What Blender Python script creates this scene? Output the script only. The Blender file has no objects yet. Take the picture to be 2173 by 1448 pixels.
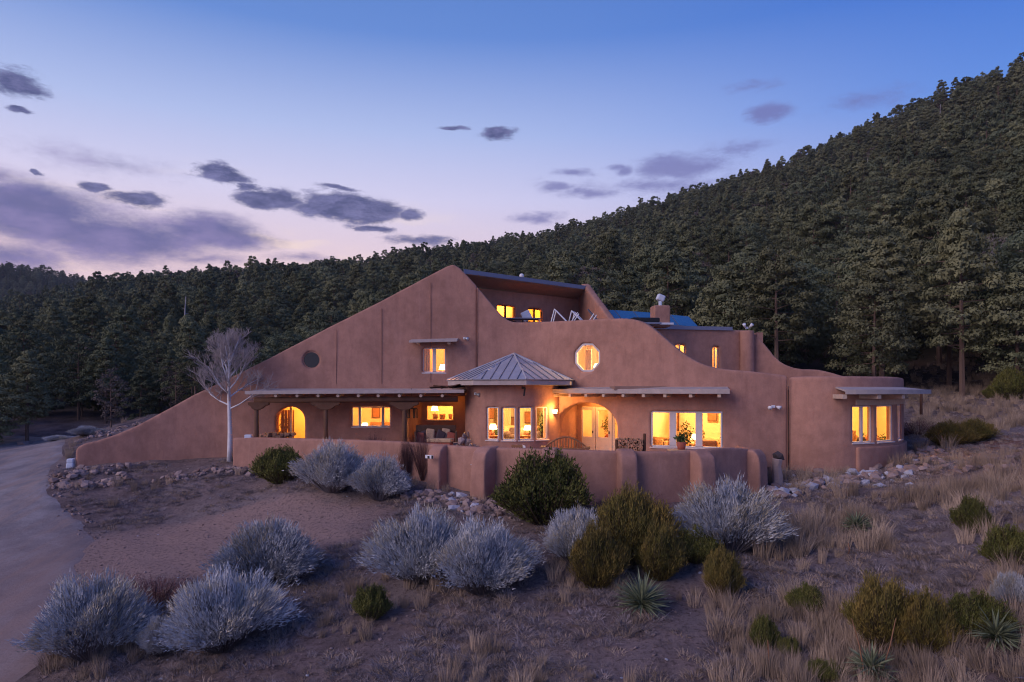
import bpy, bmesh, math, random
import numpy as np
from mathutils import Vector, Matrix
rnd = random.Random(7)
rng = np.random.default_rng(7)
R = math.radians
C = bpy.context.scene.collection
scene = bpy.context.scene
F, CX, HY, CZ = 1449.0, 1086.5, 828.0, 2.9      # focal length in photo pixels, centre column, horizon row, eye height

# ------------------------------------------------------------------ camera
cam = bpy.data.cameras.new('camera'); co = bpy.data.objects.new('camera', cam); C.objects.link(co)
co.location = (0, 0, CZ); co.rotation_euler = (R(90), 0, 0)
cam.sensor_width = 36; cam.lens = 24.0; cam.shift_y = 104 / 2173; cam.clip_end = 6000; cam.clip_start = .1
scene.camera = co
scene.view_settings.view_transform = 'Standard'; scene.view_settings.look = 'None'
scene.view_settings.exposure = .22; scene.view_settings.gamma = 1
scene.cycles.use_denoising = True; scene.cycles.filter_width = 1.1
scene.cycles.max_bounces = 6; scene.cycles.diffuse_bounces = 3; scene.cycles.transparent_max_bounces = 12
scene.cycles.sample_clamp_indirect = 4

# ------------------------------------------------------------------ world (dusk sky)
def srgb(r, g, b, a=1):
    f = lambda c: (c / 255 / 12.92) if c <= 10 else ((c / 255 + .055) / 1.055) ** 2.4
    return (f(r), f(g), f(b), a)
world = bpy.data.worlds.new('World'); scene.world = world; world.use_nodes = True
wt = world.node_tree; wt.nodes.clear()
class N:
    """small helper that adds nodes and links plain values or sockets"""
    def __init__(s, t): s.t = t
    def n(s, typ, **kw):
        nd = s.t.nodes.new(typ)
        for k, v in kw.items(): setattr(nd, k, v)
        return nd
    def put(s, sock, v):
        if isinstance(v, bpy.types.NodeSocket): s.t.links.new(v, sock)
        elif v is not None: sock.default_value = v
    def m(s, op, a, b=None, c=None, clamp=False):
        nd = s.n('ShaderNodeMath', operation=op, use_clamp=clamp)
        for i, v in enumerate((a, b, c)): s.put(nd.inputs[i], v)
        return nd.outputs[0]
    def v(s, op, a, b=None):
        nd = s.n('ShaderNodeVectorMath', operation=op)
        s.put(nd.inputs[0], a)
        if b is not None: s.put(nd.inputs[1], b)
        return nd.outputs['Value'] if op in ('LENGTH', 'DOT_PRODUCT') else nd.outputs[0]
    def mr(s, x, a, b, c=0., d=1., smooth=True):
        nd = s.n('ShaderNodeMapRange', interpolation_type='SMOOTHSTEP' if smooth else 'LINEAR')
        for i, v in enumerate((x, a, b, c, d)): s.put(nd.inputs[i], v)
        return nd.outputs[0]
    def mix(s, f, a, b, mode='MIX'):
        nd = s.n('ShaderNodeMix', data_type='RGBA', blend_type=mode)
        s.put(nd.inputs[0], f); s.put(nd.inputs[6], a); s.put(nd.inputs[7], b)
        return nd.outputs[2]
    def ramp(s, f, stops):
        nd = s.n('ShaderNodeValToRGB'); cr = nd.color_ramp
        while len(cr.elements) < len(stops): cr.elements.new(.5)
        for e, (p, c) in zip(cr.elements, stops): e.position = p; e.color = c
        s.put(nd.inputs[0], f); return nd.outputs[0]
    def noise(s, vec, scale, detail=3, rough=.5, dist=0, out='Fac'):
        nd = s.n('ShaderNodeTexNoise'); s.put(nd.inputs['Vector'], vec)
        nd.inputs['Scale'].default_value = scale; nd.inputs['Detail'].default_value = detail
        nd.inputs['Roughness'].default_value = rough; nd.inputs['Distortion'].default_value = dist
        return nd.outputs[out]
W = N(wt)
tc = W.n('ShaderNodeTexCoord').outputs['Generated']
sp = W.n('ShaderNodeSeparateXYZ'); W.put(sp.inputs[0], W.v('NORMALIZE', tc))
x_, y_, z_ = sp.outputs
az = W.m('ARCTAN2', x_, y_)
hor = W.m('SQRT', W.m('ADD', W.m('MULTIPLY', x_, x_), W.m('MULTIPLY', y_, y_)))
el = W.m('DIVIDE', z_, W.m('MAXIMUM', hor, .02))
el = W.m('MINIMUM', el, 3.0)
e1 = W.m('DIVIDE', el, 1.2)                         # ramp coordinate: 0 horizon .. 1 steep
glow = W.m('ADD', .5, W.m('MULTIPLY', .5, W.m('COSINE', W.m('ADD', az, .62))))  # 1 toward the sunset (left), 0 opposite
rl = W.ramp(e1, [(0, srgb(222, 184, 196)), (.15, srgb(226, 200, 208)), (.23, srgb(205, 200, 228)), (.31, srgb(168, 182, 224)), (.43, srgb(98, 134, 202)), (.62, srgb(66, 108, 180)), (1, srgb(44, 76, 150))])
rr = W.ramp(e1, [(0, srgb(176, 166, 204)), (.15, srgb(168, 166, 212)), (.23, srgb(130, 154, 216)), (.31, srgb(88, 132, 212)), (.43, srgb(58, 108, 198)), (.62, srgb(48, 92, 180)), (1, srgb(36, 70, 146))])
base = W.mix(W.mr(glow, .62, .99), rr, rl)
uv = W.n('ShaderNodeCombineXYZ'); W.put(uv.inputs[0], az); W.put(uv.inputs[1], W.m('MULTIPLY', el, 1.0)); uv = uv.outputs[0]
uvs = W.v('MULTIPLY', uv, (1., 2.3, 1.))
warp = W.v('MULTIPLY', W.v('SUBTRACT', W.noise(uvs, 9, 6, .62, out='Color'), (.5, .5, .5)), (.085, .035, 0))
fine = W.noise(uvs, 30, 9, .78)
mid = W.noise(uvs, 11, 5, .6)
uw = W.v('ADD', uv, warp)
def cloud_field(lst, soft, rag):
    acc = None
    for (px, py, rx, ry, s) in lst:
        a0 = math.atan((px - CX) / F); v0 = (HY - py) / F * math.cos(a0)
        k = math.cos(a0)
        q = W.v('MULTIPLY', W.v('SUBTRACT', uw, (a0, v0, 0)), (F / (rx * k * k * 1.08), F / (ry * k * 1.02), 0))
        r = W.v('LENGTH', q)
        f = W.m('MULTIPLY', W.m('SUBTRACT', 1.35, r), s)
        acc = f if acc is None else W.m('MAXIMUM', acc, f)
    acc = W.m('ADD', acc, W.m('MULTIPLY', W.m('SUBTRACT', fine, .5), rag))
    acc = W.m('ADD', acc, W.m('MULTIPLY', W.m('SUBTRACT', mid, .5), rag))
    return W.mr(acc, .0, soft)
puffs = cloud_field([(470, 372, 58, 17, 1), (515, 396, 24, 10, .8), (582, 424, 72, 21, 1), (560, 440, 30, 12, .7), (735, 442, 98, 26, 1.1), (872, 452, 30, 12, .7), (728, 402, 38, 5, .6),
                     (196, 394, 36, 11, .9), (75, 367, 14, 5, .8), (1056, 281, 38, 12, .75), (955, 272, 20, 5, .6), (22, 172, 62, 30, .8), (38, 238, 30, 8, .8),
                     (790, 482, 44, 7, .7), (870, 508, 66, 12, .55), (300, 425, 50, 14, .8)], .62, 1.5)
banks = cloud_field([(40, 445, 210, 48, .85), (-60, 375, 120, 30, .7), (440, 490, 110, 36, .7), (230, 515, 240, 52, .7), (20, 540, 140, 40, .7), (640, 548, 80, 14, .5), (240, 345, 170, 26, .33), (430, 545, 120, 16, .5), (120, 480, 260, 44, .9), (480, 505, 100, 26, .9), (60, 440, 200, 56, 1.1), (250, 500, 230, 50, 1.0), (440, 492, 120, 36, 1.0)], .95, .85)
rightc = cloud_field([(1440, 352, 95, 28, .8), (1310, 361, 32, 13, .8), (1218, 370, 36, 9, .7), (1185, 402, 40, 12, .8), (1262, 412, 62, 13, .7), (1140, 462, 55, 12, .6), (1570, 312, 90, 20, .45), (1632, 238, 52, 17, .8), (1840, 212, 90, 26, .35), (1360, 395, 150, 24, .5), (1590, 185, 60, 12, .25)], .8, 1.1)
# thin general cloud elsewhere so the sky goes on behind the viewer
gen = W.mr(W.noise(W.v('MULTIPLY', uv, (1, 3., 1)), 3.2, 5, .6), .56, .8, 0, .5)
back = W.mr(W.m('ABSOLUTE', az), .75, 1.2)
gen = W.m('MULTIPLY', gen, back)
streak = W.mr(W.noise(W.v('MULTIPLY', uw, (1.2, 9., 1)), 3.0, 4, .55), .5, .72)
low = W.m('MULTIPLY', W.mr(el, .32, .17), W.mr(glow, .9, 1.0))
col = W.mix(W.m('MULTIPLY', W.m('MULTIPLY', streak, low), .9), base, srgb(250, 224, 196))
col = W.mix(W.m('MULTIPLY', banks, .92), col, W.mix(W.mr(mid, .35, .7), srgb(82, 86, 140), srgb(128, 118, 168)))
col = W.mix(W.m('MULTIPLY', rightc, .75), col, srgb(104, 104, 160))
col = W.mix(gen, col, srgb(112, 112, 168))
col = W.mix(W.m('MULTIPLY', puffs, .95), col, W.mix(W.mr(fine, .35, .7), srgb(62, 68, 112), srgb(112, 112, 158)))
col = W.mix(W.mr(el, -.02, .0), srgb(70, 58, 60), col)
sky = W.n('ShaderNodeTexSky', sky_type='NISHITA'); sky.sun_disc = False
sky.sun_elevation = R(24); sky.sun_rotation = R(-112)
b1 = W.n('ShaderNodeBackground'); W.put(b1.inputs[0], col); b1.inputs[1].default_value = 1.0
b2 = W.n('ShaderNodeBackground'); W.put(b2.inputs[0], sky.outputs[0]); b2.inputs[1].default_value = .0015
ad = W.n('ShaderNodeAddShader'); W.put(ad.inputs[0], b1.outputs[0]); W.put(ad.inputs[1], b2.outputs[0])
out = W.n('ShaderNodeOutputWorld'); W.put(out.inputs[0], ad.outputs[0])

sun = bpy.data.lights.new('sun', 'SUN'); so = bpy.data.objects.new('sun', sun); C.objects.link(so)
sun.energy = 1.6; sun.angle = R(45); sun.color = (1.0, .76, .68)
so.rotation_euler = Vector((-1.0, -.62, .62)).to_track_quat('Z', 'Y').to_euler()

# ------------------------------------------------------------------ helpers
def P(px, py, d): return Vector(((px - CX) / F * d, d, CZ - (py - HY) / F * d))
def XY(px, d): return Vector(((px - CX) / F * d, d))
def Zat(py, d): return CZ - (py - HY) / F * d
def tag(o, label=None, cat=None, group=None, kind=None):
    if label: o['label'] = label
    if cat: o['category'] = cat
    if group: o['group'] = group
    if kind: o['kind'] = kind
    return o
def empty(name, loc, rz=0, parent=None):
    o = bpy.data.objects.new(name, None); C.objects.link(o); o.location = loc; o.rotation_euler = (0, 0, rz)
    o.empty_display_size = .1
    if parent: o.parent = parent
    return o
def arr_mesh(name, V, Fc, mats, mi=None, smooth=False):
    """mesh from numpy arrays; Fc is (m,3) or (m,4)"""
    me = bpy.data.meshes.new(name); V = np.asarray(V, dtype=np.float32); Fc = np.asarray(Fc, dtype=np.int32)
    k = Fc.shape[1]
    me.vertices.add(len(V)); me.vertices.foreach_set('co', V.ravel())
    me.loops.add(Fc.size); me.loops.foreach_set('vertex_index', Fc.ravel())
    me.polygons.add(len(Fc)); me.polygons.foreach_set('loop_start', np.arange(0, Fc.size, k, dtype=np.int32))
    me.polygons.foreach_set('loop_total', np.full(len(Fc), k, dtype=np.int32))
    if not isinstance(mats, (list, tuple)): mats = [mats]
    for m in mats: me.materials.append(m)
    if mi is not None: me.polygons.foreach_set('material_index', np.asarray(mi, dtype=np.int32))
    me.polygons.foreach_set('use_smooth', np.full(len(Fc), smooth))
    me.update(calc_edges=True); return me
def link(name, me, parent=None, loc=None):
    o = bpy.data.objects.new(name, me); C.objects.link(o)
    if parent: o.parent = parent
    if loc is not None: o.location = loc
    return o
class MB:
    def __init__(s): s.v = []; s.f = []; s.m = []
    def add(s, vs, fs, mi=0):
        k = len(s.v); s.v += [tuple(v) for v in vs]; s.f += [tuple(k + i for i in f) for f in fs]; s.m += [mi] * len(fs); return s
    def box(s, c, size, M=None, mi=0):
        """box centred at c; M optional 3x3 whose columns are the box axes"""
        hx, hy, hz = size[0] / 2, size[1] / 2, size[2] / 2
        vs = [Vector((x, y, z)) for x in (-hx, hx) for y in (-hy, hy) for z in (-hz, hz)]
        if M is not None: vs = [M @ v for v in vs]
        c = Vector(c)
        return s.add([c + v for v in vs], [(0, 1, 3, 2), (4, 6, 7, 5), (0, 4, 5, 1), (2, 3, 7, 6), (0, 2, 6, 4), (1, 5, 7, 3)], mi)
    def tube(s, pts, radii, n=8, mi=0, caps=True):
        pts = [Vector(p) for p in pts]; base = len(s.v); L = len(pts)
        if not isinstance(radii, (list, tuple)): radii = [radii] * L
        for i, p in enumerate(pts):
            t = (pts[min(i + 1, L - 1)] - pts[max(i - 1, 0)]).normalized()
            a = t.orthogonal().normalized() if i == 0 else (a - t * a.dot(t)).normalized()
            b = t.cross(a)
            for k in range(n):
                an = 2 * math.pi * k / n
                s.v.append(tuple(p + (a * math.cos(an) + b * math.sin(an)) * radii[i]))
        for i in range(L - 1):
            for k in range(n):
                s.f.append((base + i * n + k, base + i * n + (k + 1) % n, base + (i + 1) * n + (k + 1) % n, base + (i + 1) * n + k)); s.m.append(mi)
        if caps:
            s.f.append(tuple(base + k for k in range(n))[::-1]); s.m.append(mi)
            s.f.append(tuple(base + (L - 1) * n + k for k in range(n))); s.m.append(mi)
        return s
    def prism(s, poly, n, depth, mi=0):
        """poly: list of 3D points, extruded by vector n*depth"""
        k = len(poly); e = Vector(n) * depth
        vs = [Vector(p) for p in poly] + [Vector(p) + e for p in poly]
        fs = [tuple(range(k))[::-1], tuple(range(k, 2 * k))] + [(i, (i + 1) % k, (i + 1) % k + k, i + k) for i in range(k)]
        return s.add(vs, fs, mi)
    def mesh(s, name, mats, smooth=False):
        me = bpy.data.meshes.new(name); me.from_pydata(s.v, [], s.f)
        for m in (mats if isinstance(mats, (list, tuple)) else [mats]): me.materials.append(m)
        me.polygons.foreach_set('material_index', s.m)
        me.polygons.foreach_set('use_smooth', [smooth] * len(s.f))
        bm = bmesh.new(); bm.from_mesh(me); bmesh.ops.recalc_face_normals(bm, faces=bm.faces); bm.to_mesh(me); bm.free()
        me.update(); return me
    def build(s, name, mats, parent=None, smooth=False, bevel=0):
        o = link(name, s.mesh(name, mats, smooth), parent)
        if bevel:
            b = o.modifiers.new('bevel', 'BEVEL'); b.width = bevel; b.segments = 2; b.limit_method = 'ANGLE'
        return o

# ------------------------------------------------------------------ materials
def mat(name, fn, rough=.8, spec=.3):
    m = bpy.data.materials.new(name); m.use_nodes = True; t = m.node_tree
    b = t.nodes['Principled BSDF']; b.inputs['Roughness'].default_value = rough
    b.inputs['Specular IOR Level'].default_value = spec
    n = N(t); fn(n, b); return m
def flat(name, c, rough=.8, var=.12, scale=8, bump=0, metal=0, bs=60, spec=.3):
    def fn(n, b):
        co_ = n.n('ShaderNodeTexCoord').outputs['Object']
        f = n.noise(co_, scale, 4, .6)
        n.put(b.inputs['Base Color'], n.mix(f, tuple(max(0, v * (1 - var)) for v in c[:3]) + (1,), tuple(v * (1 + var) for v in c[:3]) + (1,)))
        b.inputs['Metallic'].default_value = metal
        if bump:
            bp = n.n('ShaderNodeBump'); bp.inputs['Strength'].default_value = bump; bp.inputs['Distance'].default_value = .02
            n.put(bp.inputs['Height'], n.noise(co_, bs, 4, .7)); n.put(b.inputs['Normal'], bp.outputs[0])
    return mat(name, fn, rough, spec)
def stucco(name, c):
    def fn(n, b):
        co_ = n.n('ShaderNodeNewGeometry').outputs['Position']
        big = n.noise(co_, .45, 4, .55); mid_ = n.noise(co_, 2.6, 5, .62); fine_ = n.noise(co_, 30, 4, .75)
        stre = n.noise(n.v('MULTIPLY', co_, (2.1, 2.1, .4)), 1.1, 6, .7)
        f = n.m('ADD', n.m('MULTIPLY', big, .42), n.m('MULTIPLY', mid_, .42)); f = n.m('ADD', f, n.m('MULTIPLY', stre, .16))
        f = n.mr(f, .32, .68)
        c1 = n.mix(f, tuple(v * .76 for v in c) + (1,), tuple(v * 1.2 for v in c) + (1,))
        c1 = n.mix(n.mr(stre, .56, .8, 0, .5), c1, (c[0] * 1.25, c[1] * 1.35, c[2] * 1.45, 1))
        c1 = n.mix(n.mr(n.noise(n.v('MULTIPLY', co_, (2.2, 2.2, .5)), 1.1, 6, .7), .5, .75, 0, .5), c1, (c[0] * .62, c[1] * .6, c[2] * .62, 1))
        c1 = n.mix(n.mr(fine_, .3, .75, 0, .28), c1, tuple(v * .6 for v in c) + (1,))
        n.put(b.inputs['Base Color'], c1)
        bp = n.n('ShaderNodeBump'); bp.inputs['Strength'].default_value = .5; bp.inputs['Distance'].default_value = .03
        h = n.m('ADD', n.m('MULTIPLY', fine_, .4), n.m('MULTIPLY', n.noise(co_, 7, 4, .6), .9))
        n.put(bp.inputs['Height'], h); n.put(b.inputs['Normal'], bp.outputs[0])
    return mat(name, fn, .95, .1)
M = {}
M['adobe'] = stucco('adobe_stucco', (.415, .230, .180))
M['joint'] = flat('joint', (.24, .13, .10), .95)
M['white_wood'] = flat('painted_wood', (.58, .54, .56), .6, .15, 6, .2)
M['fascia'] = flat('weathered_fascia', (.44, .38, .36), .8, .3, 3, .4, bs=25)
M['log'] = flat('dark_log', (.13, .065, .04), .8, .4, 5, .6, bs=22)
M['viga'] = flat('viga_wood', (.52, .40, .32), .8, .3, 9, .4, bs=22)
M['metal_roof'] = flat('grey_roof_metal', (.46, .47, .52), .5, .2, 2.2, .1, metal=.3)
M['seam'] = flat('roof_seam', (.17, .17, .20), .5, .1, 4, metal=.4)
M['soffit'] = flat('soffit_board', (.42, .28, .22), .8, .2, 4)
M['flashing'] = flat('flashing', (.22, .24, .32), .5, .1, 4, metal=.3)
M['plaster_in'] = flat('interior_plaster', (.80, .66, .46), .9, .1, 2)
M['floor_in'] = flat('interior_floor', (.45, .25, .12), .6, .25, 3)
M['dark_wood'] = flat('dark_wood', (.10, .05, .03), .7, .4, 8, .3)
M['mid_wood'] = flat('mid_wood', (.26, .13, .07), .7, .4, 8, .3)
M['pale_wood'] = flat('pale_wood', (.52, .36, .22), .7, .25, 7, .3)
M['log_end'] = flat('firewood', (.34, .20, .13), .85, .5, 12, .5)
M['metal_white'] = flat('white_metal', (.72, .74, .80), .4, .05)
M['black'] = flat('black_metal', (.02, .02, .022), .5, .1)
M['steel'] = flat('steel', (.55, .62, .70), .3, .1, metal=.8)
M['patio'] = flat('patio_flagstone', (.30, .19, .15), .85, .3, 2.5, .4)
M['cushion_red'] = flat('cushion_red', (.35, .10, .07), .9, .4, 14)
M['cushion_tan'] = flat('cushion_tan', (.50, .34, .22), .9, .4, 14)
M['cushion_dark'] = flat('cushion_dark', (.07, .05, .06), .9, .4, 14)
M['sofa'] = flat('sofa_fabric', (.45, .30, .18), .9, .4, 6)
M['curtain'] = flat('curtain', (.75, .62, .42), .9, .15, 10)
M['picture'] = flat('picture_canvas', (.30, .13, .06), .8, .6, 7)
M['leaf_in'] = flat('house_plant', (.05, .08, .02), .7, .4, 9)
M['tyre'] = flat('white_block', (.60, .66, .76), .7, .12, 6)
def glass_fn(tint, refl):
    def fn(n, b):
        t = n.t; tr = n.n('ShaderNodeBsdfTransparent'); tr.inputs[0].default_value = tint
        gl = n.n('ShaderNodeBsdfGlossy'); gl.inputs['Roughness'].default_value = .03
        ge = n.n('ShaderNodeNewGeometry'); cs_ = n.m('ABSOLUTE', n.v('DOT_PRODUCT', ge.outputs['Normal'], ge.outputs['Incoming']))
        fz = n.m('ADD', .04, n.m('MULTIPLY', .96, n.m('POWER', n.m('SUBTRACT', 1, cs_, clamp=True), 5)))
        mx = n.n('ShaderNodeMixShader'); n.put(mx.inputs[0], n.m('MULTIPLY', fz, refl))
        n.put(mx.inputs[1], tr.outputs[0]); n.put(mx.inputs[2], gl.outputs[0])
        n.put(t.nodes['Material Output'].inputs[0], mx.outputs[0])
    return fn
M['glass'] = mat('window_glass', glass_fn((.97, .97, .96, 1), 1.2))
M['dark_glass'] = mat('dark_glass', glass_fn((.25, .32, .27, 1), 1.6))  # tint carries the dark green of trees mirrored in the round pane
def emis(name, c, s):
    def fn(n, b):
        b.inputs['Base Color'].default_value = c; b.inputs['Emission Color'].default_value = c; b.inputs['Emission Strength'].default_value = s
    return mat(name, fn)
M['lamp'] = emis('lamp_glow', (1, .72, .34, 1), 9)
def solar_fn(n, b):
    b.inputs['Roughness'].default_value = .15
    co_ = n.n('ShaderNodeTexCoord').outputs['Object']
    n.put(b.inputs['Base Color'], n.mix(n.noise(co_, 1.5, 2), (.01, .07, .17, 1), (.02, .12, .26, 1)))
    b.inputs['Coat Weight'].default_value = .6
M['solar'] = mat('solar_cells', solar_fn, .2, .6)
def foliage(name, c1, c2, hv=.5, scale=.6, rough=.8, trans=.0, br=(.62, 1.35)):
    """c1..c2 vary over the plant and from plant to plant"""
    def fn(n, b):
        oi = n.n('ShaderNodeObjectInfo').outputs['Random']
        co_ = n.n('ShaderNodeTexCoord').outputs['Object']
        f = n.m('ADD', n.m('MULTIPLY', oi, hv), n.m('MULTIPLY', n.mr(n.noise(co_, scale, 4, .7), .3, .7), 1 - hv))
        c = n.mix(f, c1 + (1,), c2 + (1,))
        r2 = n.m('FRACT', n.m('MULTIPLY', oi, 37.7))
        k = n.mr(r2, 0, 1, br[0], br[1], False)
        cc = n.v('SCALE', c); cc.node.inputs[3].default_value = 1; n.t.links.new(k, cc.node.inputs[3])
        n.put(b.inputs['Base Color'], cc)
    return mat(name, fn, rough, .15)
M['pine'] = foliage('pine_needles', (.064, .084, .048), (.20, .20, .105), .45, .35)
M['spruce'] = foliage('blue_green_needles', (.062, .086, .058), (.155, .168, .090), .5, .35)
M['grey_tree'] = foliage('bare_grey_twigs', (.085, .072, .068), (.13, .11, .09), .5, .4)
M['bark'] = flat('bark', (.155, .105, .085), .9, .35, 3, .5)
M['grey_bark'] = flat('grey_bark', (.36, .34, .35), .9, .25, 3, .4)
M['white_bark'] = flat('white_bark', (.68, .68, .72), .8, .35, 3.5, .5, bs=14)
M['twig'] = flat('pale_twig', (.40, .35, .34), .8, .2, 4)
M['sage'] = foliage('silver_leaf', (.34, .36, .40), (.62, .63, .65), .25, 2.2, br=(.88, 1.1))
M['sage_tip'] = foliage('straw_seed_head', (.42, .37, .28), (.58, .52, .40), .3, 2.)
M['sage_stem'] = foliage('grey_stem', (.13, .11, .12), (.2, .18, .19), .3, 2.)
M['juniper'] = foliage('olive_foliage', (.075, .092, .026), (.21, .20, .055), .3, 1.8, br=(.75, 1.15))
M['broom'] = foliage('rusty_olive_foliage', (.105, .105, .030), (.27, .185, .052), .3, 1.8, br=(.8, 1.15))
M['shrub_stem'] = flat('shrub_stem', (.08, .055, .04), .9)
M['red_twig'] = foliage('red_twigs', (.10, .05, .05), (.19, .10, .09), .3, 2.)
M['yucca'] = foliage('yucca_blade', (.10, .13, .08), (.22, .25, .15), .3, 2.)
M['grass'] = foliage('dry_grass_blade', (.27, .20, .15), (.50, .39, .29), .6, 2.)
M['grass_grey'] = foliage('grey_ground_plant', (.19, .16, .165), (.36, .31, .31), .6, 2.)
def rock_fn(c1, c2):
    def fn(n, b):
        oi = n.n('ShaderNodeObjectInfo').outputs['Random']; co_ = n.n('ShaderNodeTexCoord').outputs['Object']
        f = n.m('ADD', n.m('MULTIPLY', oi, .65), n.m('MULTIPLY', n.noise(co_, 5, 5, .7), .45))
        n.put(b.inputs['Base Color'], n.mix(f, c1, c2))
        bp = n.n('ShaderNodeBump'); bp.inputs['Strength'].default_value = .7; bp.inputs['Distance'].default_value = .04
        n.put(bp.inputs['Height'], n.noise(co_, 14, 5, .7)); n.put(b.inputs['Normal'], bp.outputs[0])
    return fn
M['rock'] = mat('pink_fieldstone', rock_fn((.15, .095, .08, 1), (.44, .34, .32, 1)), .9)
M['rock_blue'] = mat('pale_boulder', rock_fn((.36, .38, .46, 1), (.55, .56, .64, 1)), .9)
def ground_fn(n, b):
    co_ = n.n('ShaderNodeNewGeometry').outputs['Position']
    big = n.noise(co_, .16, 4, .6); m1 = n.noise(co_, 1.1, 6, .65); f1 = n.noise(co_, 9, 6, .75); f2 = n.noise(co_, 42, 4, .8)
    c = n.mix(n.mr(m1, .3, .7), (.135, .104, .102, 1), (.285, .215, .205, 1))
    c = n.mix(n.mr(big, .42, .62), c, n.mix(m1, (.19, .155, .155, 1), (.33, .275, .27, 1)))
    # bare red dirt apron beside the drive
    s = n.v('MULTIPLY', n.v('SUBTRACT', co_, (-9.3, 21.2, 0)), (1 / 5.2, 1 / 3.0, 0))
    ap = n.mr(n.m('ADD', n.v('LENGTH', s), n.m('MULTIPLY', n.m('SUBTRACT', m1, .5), .9)), 1.15, .75)
    c = n.mix(ap, c, n.mix(f1, (.30, .205, .18, 1), (.47, .34, .30, 1)))
    s = n.v('MULTIPLY', n.v('SUBTRACT', co_, (19.0, 28.5, 0)), (1 / 5., 1 / 3.6, 0))
    ap2 = n.mr(n.m('ADD', n.v('LENGTH', s), n.m('MULTIPLY', n.m('SUBTRACT', m1, .5), .9)), 1.2, .7)
    c = n.mix(ap2, c, n.mix(f1, (.21, .11, .08, 1), (.34, .19, .14, 1)))
    c = n.mix(n.mr(f1, .46, .68, 0, .75), c, (.06, .042, .042, 1))
    c = n.mix(n.mr(f2, .62, .8, 0, .5), c, (.36, .28, .26, 1))
    c = n.mix(n.mr(f2, .4, .22, 0, .6), c, (.045, .032, .03, 1))
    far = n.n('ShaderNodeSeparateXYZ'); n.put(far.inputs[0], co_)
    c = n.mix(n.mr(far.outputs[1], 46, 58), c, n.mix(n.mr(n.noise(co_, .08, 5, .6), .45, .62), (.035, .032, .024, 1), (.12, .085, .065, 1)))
    n.put(b.inputs['Base Color'], c)
    bp = n.n('ShaderNodeBump'); bp.inputs['Strength'].default_value = .9; bp.inputs['Distance'].default_value = .09
    n.put(bp.inputs['Height'], n.m('ADD', n.m('MULTIPLY', f1, 1.), n.m('MULTIPLY', f2, .35))); n.put(b.inputs['Normal'], bp.outputs[0])
M['ground'] = mat('dry_earth', ground_fn, .97, .05)
def drive_fn(n, b):
    co_ = n.n('ShaderNodeNewGeometry').outputs['Position']
    m1 = n.noise(co_, .8, 5, .6); f1 = n.noise(co_, 14, 5, .8); f2 = n.noise(co_, 34, 4, .85)
    tr = n.noise(n.v('MULTIPLY', co_, (1.3, .16, 1)), 1.2, 4, .6)
    c = n.mix(n.mr(m1, .35, .65), (.22, .20, .208, 1), (.36, .325, .325, 1))
    c = n.mix(n.mr(tr, .42, .66, 0, .8), c, (.36, .27, .235, 1))
    c = n.mix(n.mr(f1, .45, .75, 0, .65), c, (.10, .078, .08, 1))
    c = n.mix(n.mr(f2, .52, .75, 0, .8), c, (.42, .38, .38, 1)); c = n.mix(n.mr(f2, .46, .3, 0, .8), c, (.05, .042, .045, 1))
    px_ = n.n('ShaderNodeSeparateXYZ'); n.put(px_.inputs[0], co_)
    dirt = n.m('MULTIPLY', n.mr(n.m('ADD', px_.outputs[1], n.m('MULTIPLY', m1, 6)), 30, 22), n.mr(n.m('ADD', px_.outputs[0], n.m('MULTIPLY', m1, 4)), -19, -11))
    c = n.mix(n.m('MULTIPLY', dirt, .45), c, n.mix(f1, (.20, .125, .105, 1), (.33, .215, .185, 1)))
    n.put(b.inputs['Base Color'], c)
    bp = n.n('ShaderNodeBump'); bp.inputs['Strength'].default_value = .5; bp.inputs['Distance'].default_value = .03
    n.put(bp.inputs['Height'], n.m('ADD', f1, n.m('MULTIPLY', f2, .6))); n.put(b.inputs['Normal'], bp.outputs[0])
M['drive'] = mat('drive_gravel', drive_fn, .95, .08)

# ------------------------------------------------------------------ terrain height
ctl = []
for px, py, z in [(160, 990, -.35), (300, 975, -.2), (475, 967, -.1), (120, 1000, -.75), (300, 1000, -.55), (480, 1010, -.55), (600, 1035, -.6), (105, 1015, -.95), (135, 1080, -1.4),
                  (300, 1092, -1.65), (480, 1080, -1.4), (560, 1060, -1.0), (180, 1105, -1.65), (50, 1060, -1.2), (-250, 1000, -1.0), (0, 945, -.6), (110, 945, -.6), (-300, 930, -.5), (0, 1200, -2.3), (-300, 1200, -2.4), (200, 1250, -2.35),
                  (100, 1448, -3.1), (-400, 1448, -3.2), (400, 1180, -2.0), (400, 1330, -2.5), (700, 1080, -1.0), (600, 1150, -1.7), (700, 1250, -1.95), (600, 1448, -2.7), (870, 1050, -.65),
                  (948, 1031, -.43), (1050, 1056, -.61), (1086, 1150, -1.2), (1086, 1300, -1.85), (1086, 1448, -2.3), (1350, 1072, -.69), (1330, 1200, -1.35), (1620, 1042, -.52), (1700, 1020, -.35),
                  (1672, 996, -.1), (1760, 1004, -.18), (1860, 1000, -.1), (1925, 966, .25), (1600, 1120, -.8), (1500, 1200, -1.25), (1500, 1330, -1.7), (1600, 1448, -2.0), (1900, 1100, -.6),
                  (1900, 1250, -1.2), (2173, 950, .85), (2173, 1080, .15), (2173, 1250, -.6), (2173, 1448, -1.4), (2400, 1100, .4), (2000, 935, .6), (2080, 900, 1.0), (2173, 865, 1.75),
                  (1980, 875, 1.2), (1900, 900, .9), (230, 912, .6), (330, 875, 1.4)]:
    d = (CZ - z) * F / (py - HY); v = XY(px, d); ctl.append((v.x, v.y, z))
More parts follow.
